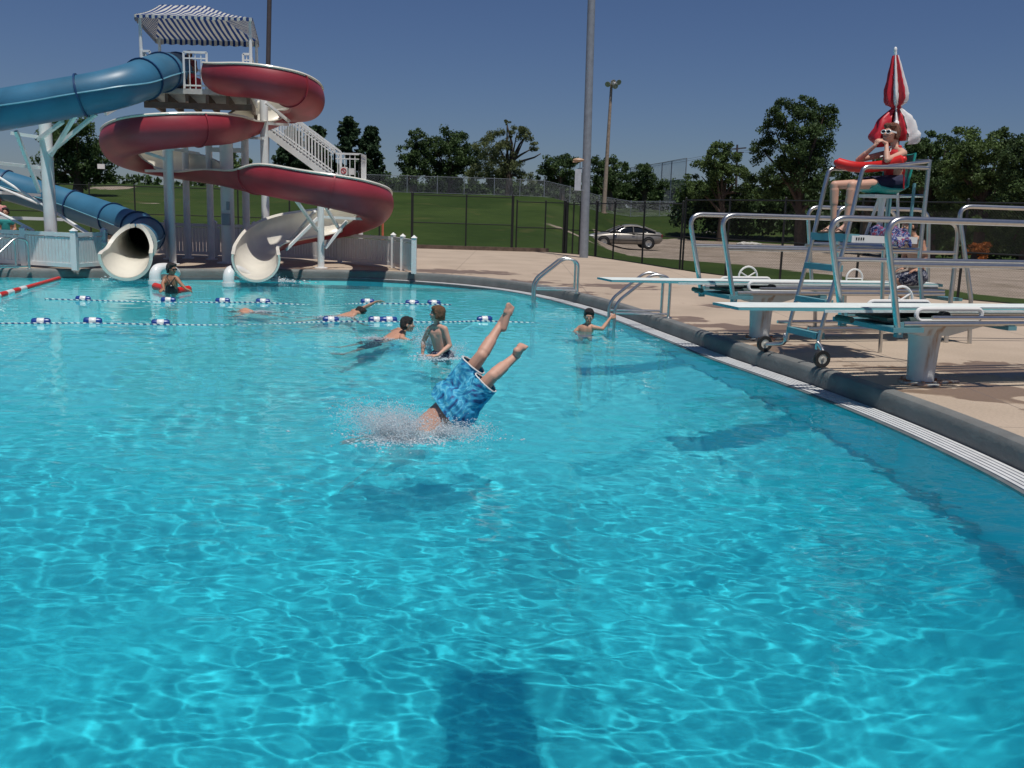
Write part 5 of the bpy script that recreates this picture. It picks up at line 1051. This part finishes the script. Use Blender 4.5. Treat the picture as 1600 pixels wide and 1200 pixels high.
mb = MB(); [mb.ball(o_(.092, .033 * sd, .006), (.008, .028, .018), 10, 7, M_) for sd in (-1, 1)]; mb.tube([o_(-.02, .085, .012), o_(.085, .06, .012), o_(.1, 0, .012), o_(.085, -.06, .012), o_(-.02, -.085, .012)], .005, 5); mb.build('sunglasses', dark, wl_)
mb = MB(); mb.cap(D(268, 451), D(268, 461), .125, .125); mb.tube([D(260, 432, -.10), D(266, 441, -.14), D(273, 450, -.13)], .012, 6); mb.tube([D(274, 433, -.12), D(268, 441, -.14), D(262, 450, -.12)], .012, 6); remesh(mb, 'swimsuit', dark, wl_, .01, 1)
g2 = thing('rescue_tube', 'red foam rescue tube floating under the arms of the wading lifeguard', 'rescue tube', W(268, 455)); mb = MB(); mb.tube(catmull([W(243, 452, .06), W(256, 455, .05), W(272, 458, .04), W(294, 455, .04)], 6), .075, 12); mb.ball(W(243, 452, .06), .075); mb.ball(W(294, 455, .04), .075); mb.build('foam_tube', redfoam, g2, caust=True)

# lifeguard on the chair
gc = lambda px, py, s_: VP(px, py, CC + SID * s_, SID)
lg = person('lifeguard girl in red top and white sunglasses sitting on the tall chair', chw(-.3, 0, zp)); mb = MB()
pel = gc(1396, 296, 0) ; pel.z = CC.z + sz + .10; che = gc(1396, 250, 0); nk = gc(1398, 230, 0); shl, shr = gc(1393, 238, -.15), gc(1411, 240, .15)
hl, hr_ = pel + SID * -.08, pel + SID * .08; torso(mb, pel, che, nk, shl, shr, hl, hr_, .92)
kl, kr = gc(1304, 289, -.12), gc(1331, 289, .10); al, ar = gc(1302, 350, -.10), gc(1321, 353, .10)
zf = CC.z + zp + .015; al.z = zf + .085; ar.z = zf + .085
limb(mb, hl, kl, al, LEG, .92); limb(mb, hr_, kr, ar, LEG, .92); foot(mb, al, SBF * 1 + V((0, 0, -.12)), V((0, 0, 1)), .92); foot(mb, ar, SBF * 1 + V((0, 0, -.12)), V((0, 0, 1)), .92)
mb.cap(nk, gc(1396, 218, 0), .042, .042); o_, M_ = head(mb, gc(1392, 209, 0), SBF + SID * .30 + V((0, 0, .12)), V((.10, 0, 1)), .97)
el1 = gc(1341, 250, -.22); wr1 = gc(1367, 228, -.04); limb(mb, shl, el1, wr1, ARM, .95); hand(mb, wr1, V((.45, 0, .7)), V((1, .2, 0)), .95, 1.0)
el2 = gc(1386, 250, .24); wr2 = gc(1385, 224, .10); limb(mb, shr, el2, wr2, ARM, .95); hand(mb, wr2, SBF * .8 + V((0, 0, .35)), V((-.2, .4, -1)), .95, .8, -1)
remesh(mb, 'body', skin2, lg, .006, 3); hr2 = hair(o_, M_, lg, 1.0, hair_rd, .10)
mb = MB(); mb.cap(o_(.03, .03, -.052), o_(.03, .03, -.052), .001, .001)
mb = MB(); [mb.ball(o_(.092, .034 * sd, .006), (.008, .030, .019), 12, 8, M_) for sd in (-1, 1)]; mb.build('sunglass_lens', dark, lg)
mb = MB()
for sd in (-1, 1):
    mb.tube([o_(.096, .034 * sd + .032 * math.cos(a_), .006 + .021 * math.sin(a_)) for a_ in [k * math.pi / 8 for k in range(16)]], .0055, 6, closed=True); mb.bar(o_(.09, .066 * sd, .012), o_(-.02, .085 * sd, .012), .006, .018)
mb.build('sunglass_frame', whitep, lg)
mb = MB(); mb.cap(pel + V((0, 0, .10)), che, .125, .13, SBF, .86); mb.cap(lerp3(che, shl, .35), lerp3(che, shr, .35), .11, .11, SBF, .9); mb.cap(lerp3(shl, nk, .45) + V((0, 0, .035)), lerp3(che, shl, .3), .028, .04); mb.cap(lerp3(shr, nk, .45) + V((0, 0, .035)), lerp3(che, shr, .3), .028, .04); remesh(mb, 'tank_top', redcloth, lg, .009, 2, False, .012, .06)
mb = MB(); mb.cap(hl, hr_, .105, .105, SBF, .95); mb.cap(hl, lerp3(hl, kl, .42), .098, .084); mb.cap(hr_, lerp3(hr_, kr, .42), .098, .084); mb.cap(pel, pel + V((0, 0, .08)), .115, .11); remesh(mb, 'shorts', navy, lg, .009, 2, False, .012, .06)
for an in (al, ar):
    mb = MB(); q = an - V((0, 0, .085)) + SBF * .055; mb.cap(q - SBF * .10, q + SBF * .10, .042, .046, V((0, 0, 1)), .2); mb.tube([q + SBF * .085 + V((0, 0, .01)), q + SBF * .05 + SID * .03 + V((0, 0, .05)), q + SID * .045 + V((0, 0, .02))], .006, 5); mb.tube([q + SBF * .085 + V((0, 0, .01)), q + SBF * .05 - SID * .03 + V((0, 0, .05)), q - SID * .045 + V((0, 0, .02))], .006, 5); mb.build('flip_flop', rubber, lg)
mb = MB(); mb.tube([nk + V((-.05, -.03, .01)), nk + V((-.07, -.07, -.05)), gc(1384, 243, .12)], .004, 5); mb.cap(gc(1376, 245, .13), gc(1383, 243, .13), .010, .010); mb.build('whistle_cord', whitep, lg)

# man seated behind the chair on the far board's end
sp = person('shirtless person in dark printed shorts sitting half hidden behind the lifeguard chair', (5.3, 13.2, DECK)); mb = MB(); D = lambda x, y, o=0: P(x, y, 13.15 + o)
pel = D(1432, 432); che = D(1432, 392); nk = D(1428, 372); shl, shr = D(1420, 378, .14), D(1440, 378, -.14); torso(mb, pel, che, nk, shl, shr, D(1428, 434, .08), D(1436, 434, -.08), 1.0)
mb.cap(nk, D(1424, 362), .05, .05); o_, M_ = head(mb, D(1420, 354), V((-1, -.2, -.1)), V((0, 0, 1)), 1.0); limb(mb, shr, D(1446, 402, -.18), D(1436, 420, -.3), ARM, 1.0); hand(mb, D(1436, 420, -.3), V((-1, 0, -.3)), V((0, 0, -1)), 1, .4); limb(mb, shl, D(1412, 400, .2), D(1414, 418, .1), ARM, 1.0); hand(mb, D(1414, 418, .1), V((-1, 0, -.3)), V((0, 0, -1)), 1, .4)
for s_ in (-1, 1): limb(mb, D(1432 + 4 * s_, 434, -.08 * s_), D(1402 + 4 * s_, 438, -.1 * s_), D(1407 + 4 * s_, 480, -.1 * s_), LEG, 1.0); foot(mb, D(1407 + 4 * s_, 480, -.1 * s_), V((-1, -.2, -.3)), V((0, 0, 1)), 1.0)
remesh(mb, 'body', skin, sp, .009, 3); face_parts(o_, M_, sp, 1.0); hair(o_, M_, sp, 1.0, hair_bk)
mb = MB(); mb.cap(D(1430, 432, .08), D(1434, 432, -.08), .125, .125); [mb.cap(D(1432 + 4 * s_, 433, -.08 * s_), D(1408 + 4 * s_, 437, -.1 * s_), .115, .095) for s_ in (-1, 1)]; remesh(mb, 'swim_shorts', navyprint, sp, .011, 2, False, .015)

# person on the tower, two people beyond the left fence
def simple_seat(label, x, y, zg, face, skinm, top, topn, hairm, height=1.0, stand=False, bottom=navy):
    t_ = person(label, (x, y, zg)); b0 = V((x, y, zg)); F = V(face).normalized(); S = V((F.y, -F.x, 0)); s = height; mb = MB()
    ph = (.88 if stand else .48) * s; pel = b0 + V((0, 0, ph)); che = pel + V((0, 0, .36 * s)); nk = pel + V((0, 0, .52 * s)); shl, shr = nk - S * .17 * s - V((0, 0, .05)), nk + S * .17 * s - V((0, 0, .05))
    torso(mb, pel, che, nk, shl, shr, pel - S * .08, pel + S * .08, s); hc = nk + V((0, 0, .15 * s)); mb.cap(nk, hc, .048 * s, .048 * s); o, M = head(mb, hc, F, V((0, 0, 1)), s)
    for sd, sh in ((-1, shl), (1, shr)):
        el = sh - V((0, 0, .26 * s)) + S * sd * .05; wr = el + F * .2 - V((0, 0, .02)) if not stand else el - V((0, 0, .1)) + F * .16; limb(mb, sh, el, wr, ARM, s); hand(mb, wr, F, V((0, 0, -1)), s, .4, sd)
        hp = pel + S * .08 * sd
        if stand: kn = b0 + S * .09 * sd + V((0, 0, .48 * s)); an = b0 + S * .09 * sd + V((0, 0, .08))
        else: kn = hp + F * .42 * s; an = kn - V((0, 0, .42 * s)) + F * .02; an.z = zg + .075
        limb(mb, hp, kn, an, LEG, s); foot(mb, an, F, V((0, 0, 1)), s)
    remesh(mb, 'body', skinm, t_, .012, 2, False); face_parts(o, M, t_, s); hair(o, M, t_, s, hairm, .05, True, .012)
    if top: mb = MB(); mb.cap(pel + V((0, 0, .08)), che, .13 * s, .14 * s, F, .85); mb.cap(lerp3(che, shl, .4), lerp3(che, shr, .4), .115 * s, .115 * s); mb.cap(shl, shl - V((0, 0, .1)), .066 * s, .06 * s); mb.cap(shr, shr - V((0, 0, .1)), .066 * s, .06 * s); remesh(mb, topn, top, t_, .013, 2, False)
    mb = MB(); mb.cap(pel - S * .08, pel + S * .08, .11 * s, .11 * s)
    for sd in (-1, 1): hp = pel + S * .08 * sd; mb.cap(hp, hp + ((-V((0, 0, .28))) if stand else F * .26), .10 * s, .085 * s)
    remesh(mb, 'shorts', bottom, t_, .013, 2, False); return t_
q = P(299, 130, 25.1); simple_seat('slide attendant in a dark red shirt behind the tower platform railing', q.x, 25.0, pl, (0, -1, 0), skin3, pm('maroon_cloth', (.16, .03, .03), .8), 'shirt', hair_bk, .80, False, redcloth)
mb = MB(); mb.box((q.x, 25.05, pl + .19), (.4, .4, .36)); tag(mb.build('seat_block', redcloth, smooth=False), 'red block seat under the slide attendant on the tower', 'seat')
q = P(10, 350, 26.5); simple_seat('dark haired person in a teal top sitting beyond the left picket fence', q.x, 26.5, DECK, (.2, -1, 0), skin, pm('teal_cloth', (.02, .25, .25), .8), 'shirt', hair_bk, 1.0, False)
q = P(26, 350, 29.0); simple_seat('pink shirted person sitting beyond the left picket fence by the column', q.x, 28.0, DECK + .3, (.4, -1, 0), skin2, pm('pink_cloth', (.5, .2, .2), .8), 'shirt', hair_rd, 1.0, False)
for (x, y, z, lb_) in ((P(10, 350, 26.5).x, 26.55, DECK + .2, 'low white bench block under the teal topped sitter'), (P(26, 350, 29).x, 28.05, DECK + .35, 'low white bench block under the pink shirted sitter')): mb = MB(); mb.box((x, y, z), (.6, .4, (z - DECK) * 2)); tag(mb.build('bench', vinyl, smooth=False), lb_, 'bench')

# ------------------------------------------------------------------ lane ropes
ropem = bpy.data.materials.new('twisted_rope'); ropem.use_nodes = True; t = ropem.node_tree; b = t.nodes['Principled BSDF']; b.inputs['Roughness'].default_value = .7; N_ = t.nodes.new; tc = N_('ShaderNodeTexCoord')
wv = N_('ShaderNodeTexWave'); wv.inputs['Scale'].default_value = 6; wv.inputs['Distortion'].default_value = 0; wv.bands_direction = 'DIAGONAL'; t.links.new(tc.outputs['Object'], wv.inputs[0]); t.links.new(ramp(wv.outputs[1], .45, (.03, .08, .22), .55, (.75, .75, .72)), b.inputs['Base Color'])
def rope(label, pts, floats, ends):
    c0 = W(*pts[0]); th = thing('float_rope', label, 'float rope', (c0.x, c0.y, 0), 0, 'blue and white float ropes'); mb = MB()
    P3 = [W(x, y, .001 + .012 * math.sin(x * .11)) for x, y in pts]; mb.tube(catmull(P3, 10), .010, 6); mb.build('rope', ropem, th, caust=True)
    for (x, y) in floats:
        c = W(x, y + 3, .02); ax = (P3[-1] - P3[0]).normalized(); ax.z = random.uniform(-.05, .05); mb = MB(); prof = [(.001, -.13), (.03, -.128), (.05, -.115), (.056, -.09), (.056, -.045)]
        mb.lathe(prof, c, 14, ax); mb.lathe([(r_, -z_) for r_, z_ in prof], c, 14, ax); f_ = mb.build('float', floatb, th, caust=True)
        mb = MB(); mb.lathe([(.054, -.05), (.058, -.045), (.058, .045), (.054, .05)], c, 14, ax); mb.build('band', whitep, f_, caust=True)
rope('farther blue and white float rope, nearer the slides', [(70, 468), (130, 470), (263, 472), (348, 473), (411, 474), (500, 476), (570, 474), (644, 476), (705, 477)], [(130, 466), (263, 468), (348, 469), (411, 470), (574, 470), (644, 472), (678, 472)], 0)
rope('nearer blue and white float rope passing behind the rising boy', [(-40, 507), (64, 506), (145, 505), (251, 508), (380, 507), (517, 503), (598, 503), (690, 504), (757, 503), (845, 504)], [(64, 502), (145, 501), (251, 504), (517, 499), (588, 499), (608, 499), (757, 498)], 0)
th = thing('lane_rope', 'red lane rope at the left edge, red and white discs at its near end', 'lane rope', W(0, 463)); a = W(0, 464, .03); b_ = W(92, 437, .03)
mb = MB(); mb.tube([lerp3(a, b_, -.6), lerp3(a, b_, .35)], .012, 6); mb.build('cord', whitep, th)
d_ = (b_ - a); L_ = d_.length; ax = d_.normalized()
mb = MB(); mb.tube([lerp3(a, b_, .34), b_], .045, 10); mb.build('red_discs', redfoam, th)
for k in range(10):
    c = a + d_ * (-.55 + .88 * k / 9.0); mb = MB(); mb.lathe([(.02, -.19), (.05, -.185), (.055, -.1), (.055, .1), (.05, .185), (.02, .19)], c, 12, ax); mb.build('float', redfoam if k % 2 == 0 else whitep, th)

# ------------------------------------------------------------------ splashes
spm = bpy.data.materials.new('spray'); spm.use_nodes = True; t = spm.node_tree; b = t.nodes['Principled BSDF']; b.inputs['Base Color'].default_value = (.9, .94, .96, 1); b.inputs['Roughness'].default_value = .15; b.inputs['Transmission Weight'].default_value = .12; b.inputs['IOR'].default_value = 1.33; trs = t.nodes.new('ShaderNodeBsdfTranslucent'); trs.inputs[0].default_value = (.92, .96, 1, 1); mss = t.nodes.new('ShaderNodeMixShader'); mss.inputs[0].default_value = .45; t.links.new(b.outputs[0], mss.inputs[1]); t.links.new(trs.outputs[0], mss.inputs[2]); t.links.new(mss.outputs[0], t.nodes['Material Output'].inputs[0])
def splash(name, label, gens, seed=1):
    rs = np.random.RandomState(seed); octv = np.array([(1, 0, 0), (-1, 0, 0), (0, 1, 0), (0, -1, 0), (0, 0, 1), (0, 0, -1)], float); octf = np.array([(0, 2, 4), (2, 1, 4), (1, 3, 4), (3, 0, 4), (2, 0, 5), (1, 2, 5), (3, 1, 5), (0, 3, 5)])
    pts = []; rad = []; dirs = []
    for g in gens: p, r, d = g(rs); pts.append(p); rad.append(r); dirs.append(d)
    p = np.concatenate(pts); r = np.concatenate(rad); d = np.concatenate(dirs); n = len(p)
    co = p[:, None, :] + octv[None] * r[:, None, None] + (octv[None] @ d[:, :, None]) * d[:, None, :] * r[:, None, None] * rs.uniform(0, 2.2, (n, 1, 1))
    f = (octf[None] + 6 * np.arange(n)[:, None, None]).reshape(-1, 3); o = npmesh(name, co.reshape(-1, 3), f, spm, smooth=True); tag(o, label, 'splash', kind='stuff'); return o
def jets(c, n, nj, rmax, zmax, dirs_bias=(0, 0), rr=(.002, .006), spread=.5):
    def g(rs):
        P_ = []; R_ = []; D_ = []
        for k in range(nj):
            a = rs.rand() * 6.28; v = np.array([math.cos(a) * rmax * rs.uniform(.3, 1) + dirs_bias[0], math.sin(a) * rmax * rs.uniform(.3, 1) + dirs_bias[1]]); zt = zmax * rs.uniform(.3, 1); m = max(4, int(n / nj)); t_ = rs.rand(m) ** .8
            z = 4 * zt * t_ * (1 - t_ * .62) * .62; q = np.stack([c[0] + v[0] * t_, c[1] + v[1] * t_, c[2] + z], 1) + rs.normal(size=(m, 3)) * (.012 + .05 * t_[:, None]) * spread; q[:, 2] = np.abs(q[:, 2] - .0)
            P_.append(q); R_.append(rs.uniform(rr[0], rr[1], m) * (1 - .3 * t_)); dd_ = np.tile(np.array([v[0], v[1], zt]), (m, 1)); D_.append(dd_ / np.linalg.norm(dd_, axis=1)[:, None])
        return np.concatenate(P_), np.concatenate(R_), np.concatenate(D_)
    return g
def foam(c, n, rx, ry, ang=0, rr=(.003, .008), z=.012):
    def g(rs):
        m = int(n * .45); r = np.abs(rs.normal(size=m)) * .42 * (1 + .3 * np.sin(rs.rand(m) * 40)); a = rs.rand(m) * 6.28; r = r * (1 + .35 * np.sin(3 * a + 1) + .2 * np.sin(7 * a)); x = rx * r * np.cos(a); y = ry * r * np.sin(a); ca, sa = math.cos(ang), math.sin(ang)
        k = np.stack([c[0] + x * ca - y * sa, c[1] + x * sa + y * ca, np.abs(rs.normal(size=m)) * z], 1); return k, rs.uniform(rr[0], rr[1], m), np.tile(np.array([1., 0, 0]), (m, 1))
    return g
e1 = W(632, 684); e2 = W(600, 680)
splash('splash', 'white spray thrown up where the diver enters the water', [jets((e2.x + .05, e2.y - .05, 0), 700, 60, .42, .30, (-.12, 0), (.0025, .0055), .5), jets((W(680, 683).x, W(680, 683).y, 0), 3000, 50, .24, .12, (.28, 0), (.002, .005), .6), jets((e1.x, e1.y - .12, 0), 700, 40, .35, .2, (0, -.1), (.003, .006), .5), jets((e1.x, e1.y, 0), 9000, 80, .36, .19, (-.12, .0), (.0014, .0036), 1.0), jets((e2.x, e2.y, 0), 6000, 60, .32, .20, (-.08, -.04), (.0014, .0036), 1.0), jets((W(690, 676).x, W(690, 676).y, 0), 1500, 24, .22, .10, (.12, -.02), (.0018, .004), .7), foam((W(625, 688).x, W(625, 688).y), 5200, .48, .28, 0, (.003, .007)), foam((W(680, 680).x, W(680, 680).y), 1600, .4, .14, 0, (.002, .005))], 3)
e = W(672, 553); splash('splash', 'spray and foam round the sandy haired boy', [jets((e.x, e.y, 0), 1800, 26, .22, .35, (-.08, 0), (.0025, .006), .7), foam((W(685, 560).x, W(685, 560).y), 2600, .34, .25, 0, (.004, .009)), jets((W(703, 558).x, W(703, 558).y, 0), 700, 14, .2, .15, (.1, 0), (.0025, .005), .7)], 4)
e = W(400, 437); splash('splash', 'foam pouring out of the red slide exit', [foam((e.x + .35, e.y - .25), 5200, .75, .35, -.3, (.007, .016), .03), jets((e.x + .1, e.y, .05), 1500, 22, .35, .12, (.35, -.3), (.006, .012), .8)], 5)
e = W(197, 437); splash('splash', 'foam pouring out of the blue slide mouth', [foam((e.x + .05, e.y - .2), 3000, .5, .3, 0, (.006, .014), .02), jets((e.x, e.y, .05), 600, 14, .3, .08, (0, -.2), (.006, .012), .8)], 6)
for (px, py, n, lab, sd) in ((585, 530, 700, 'small foam flecks behind the paddling swimmer', 7), (520, 497, 700, 'small foam flecks along the front crawl swimmer', 8), (412, 488, 500, 'small foam flecks over the submerged swimmer', 9), (925, 516, 400, 'small foam flecks round the boy at the ladder', 10)):
    e = W(px, py); splash('splash', lab, [foam((e.x, e.y), n, .5, .1, 0, (.003, .008), .015), jets((e.x, e.y, 0), n // 4, 8, .2, .06, (0, 0), (.003, .005), .6)], sd)

# ------------------------------------------------------------------ parked car
cb = T_(974, 58) + V((0, 0, .07)); car = thing('car', 'tan coupe parked side on beyond the fence on the gravel', 'car', cb, R(4)); B = lambda mb, n, m, p=car, **k: mb.build(n, m, p, local=True, **k)
carp = pm('tan_car_paint', (.30, .28, .25), .35, .3, var=.03, coat=.8); glass = pm('car_glass', (.012, .015, .018), .08, 0, var=.02)
LB = 4.4                                                       # nose at -x
st_ = [(-2.2, .42, .62, .60), (-2.15, .30, .70, .72), (-1.9, .22, .78, .80), (-1.4, .20, .86, .84), (-.95, .20, .93, .86), (-.3, .20, .95, .87), (.5, .20, .96, .87), (1.2, .20, .99, .86), (1.7, .22, 1.00, .83), (2.05, .28, .97, .76), (2.18, .40, .88, .68), (2.2, .5, .75, .62)]
mb = MB(); vs = []; sec = 16
for (x, zb, zt, hw) in st_:
    for k in range(sec):
        a = 2 * math.pi * k / sec; ca, sa = math.cos(a), math.sin(a); p_ = .38; yy = hw * math.copysign(abs(ca) ** p_, ca); zz = (zb + zt) / 2 + (zt - zb) / 2 * math.copysign(abs(sa) ** .55, sa); vs.append((x, yy * (1 - .08 * max(0, sa)), zz))
mb.add(vs, [(i * sec + k, i * sec + (k + 1) % sec, (i + 1) * sec + (k + 1) % sec, (i + 1) * sec + k) for i in range(len(st_) - 1) for k in range(sec)] + [tuple(range(sec)), tuple((len(st_) - 1) * sec + k for k in range(sec))[::-1]]); B(mb, 'body', carp, angle=50)
gh = [(-.95, .90, .91, .74), (-.55, .90, 1.13, .70), (-.15, .90, 1.30, .66), (.2, .90, 1.345, .64), (.7, .90, 1.33, .63), (1.1, .92, 1.22, .64), (1.45, .95, 1.08, .68), (1.75, .97, .985, .72)]
def green(scale, gh, name, m, up=0, par=car):
    mb = MB(); vs = []
    for (x, zb, zt, hw) in gh:
        for (fy, fz) in ((-1.08, 0), (-1, .35), (-.86, .85), (-.7, 1), (0, 1.03), (.7, 1), (.86, .85), (1, .35), (1.08, 0)): vs.append((x, hw * fy * scale, zb + (zt - zb) * fz * scale + up))
    mb.add(vs, [(i * 9 + k, i * 9 + k + 1, (i + 1) * 9 + k + 1, (i + 1) * 9 + k) for i in range(len(gh) - 1) for k in range(8)]); return B(mb, name, m, par, angle=60)
green(1.0, gh, 'windows', glass)
rf = MB(); vs = []; rg = [(-.2, 1.29, .62), (0, 1.335, .60), (.3, 1.36, .60), (.7, 1.345, .59), (1.08, 1.245, .59)]
for (x, zt, hw) in rg:
    for fy, dz in ((-1.02, -.09), (-.9, -.02), (-.6, .012), (0, .02), (.6, .012), (.9, -.02), (1.02, -.09)): vs.append((x, hw * fy, zt + dz + .012))
rf.add(vs, [(i * 7 + k, i * 7 + k + 1, (i + 1) * 7 + k + 1, (i + 1) * 7 + k) for i in range(len(rg) - 1) for k in range(6)]); B(rf, 'roof', carp)
for s_ in (-1, 1):
    mb = MB(); mb.tube([(-.97, s_ * .76, .93), (-.55, s_ * .70, 1.14), (-.15, s_ * .63, 1.30)], .03, 6); mb.tube([(.42, s_ * .80, .93), (.40, s_ * .62, 1.28)], .03, 6); mb.tube([(1.75, s_ * .76, 1.0), (1.42, s_ * .68, 1.12), (1.08, s_ * .60, 1.24)], .05, 6); B(mb, 'pillar', carp)
    mb = MB(); mb.ball((-.62, s_ * .93, .98), (.08, .09, .06)); B(mb, 'mirror', carp)
    mb = MB(); mb.box((-.45, s_ * .872, .58), (.012, .008, .62)); mb.box((.62, s_ * .874, .58), (.012, .008, .62)); mb.box((.1, s_ * .876, .46), (2.4, .012, .035)); B(mb, 'door_seam', dark, smooth=False)
    mb = MB(); mb.box((.42, s_ * .885, .80), (.16, .03, .03)); B(mb, 'door_handle', dark, smooth=False)
    mb = MB(); mb.ball((-2.02, s_ * .62, .66), (.16, .16, .07)); B(mb, 'headlight', whitep)
    mb = MB(); mb.box((2.14, s_ * .55, .76), (.08, .36, .13)); B(mb, 'tail_light', redcloth)
    for x in (-1.35, 1.32):
        mb = MB(); mb.lathe([(.001, -.01), (.37, -.01), (.37, .012), (.001, .012)], (x, s_ * .858, .33), 24, V((0, s_, 0))); B(mb, 'wheel_arch', dark)
        mb = MB(); mb.lathe([(.20, -.1), (.28, -.11), (.315, -.08), (.32, 0), (.315, .06), (.28, .09), (.20, .08)], (x, s_ * .83, .315), 28, V((0, s_, 0))); wh = B(mb, 'tyre', rubber)
        mb = MB(); mb.lathe([(.001, .05), (.04, .06), (.05, .04), (.17, .045), (.20, .08), (.205, -.05)], (x, s_ * .845, .315), 20, V((0, s_, 0)), f=lambda a, i: 1 if i < 2 else 1 + .02 * math.cos(5 * a)); B(mb, 'rim', pm('alloy', (.62, .62, .60), .25, .8), wh)
mb = MB(); mb.box((-2.16, 0, .45), (.1, 1.3, .12)); B(mb, 'bumper', carp); 
# pale stones under the trees at the right, end of the lot
rs = np.random.RandomState(8)
for i, (px, d) in enumerate(((1108, 74), (1165, 66), (1176, 66))):
    q = T_(px, d); mb = MB(); mb.ball(q + V((0, 0, .1)), (.5 + .2 * rs.rand(), .3, .16), 9, 6); o = remesh(mb, 'rock', pm('pale_stone', (.5, .48, .44), .9, var=.2), thing('boulder', ('pale flat rock on the grass left of the pointed tree', 'pale rock at the foot of the forked tree, left one', 'pale rock at the foot of the forked tree, right one')[i], 'rock', q), .05, 1, False, .12, .3)
for o in bpy.data.objects:
    if o.type == 'MESH' and o.name.startswith('tmp'): bpy.data.objects.remove(o)
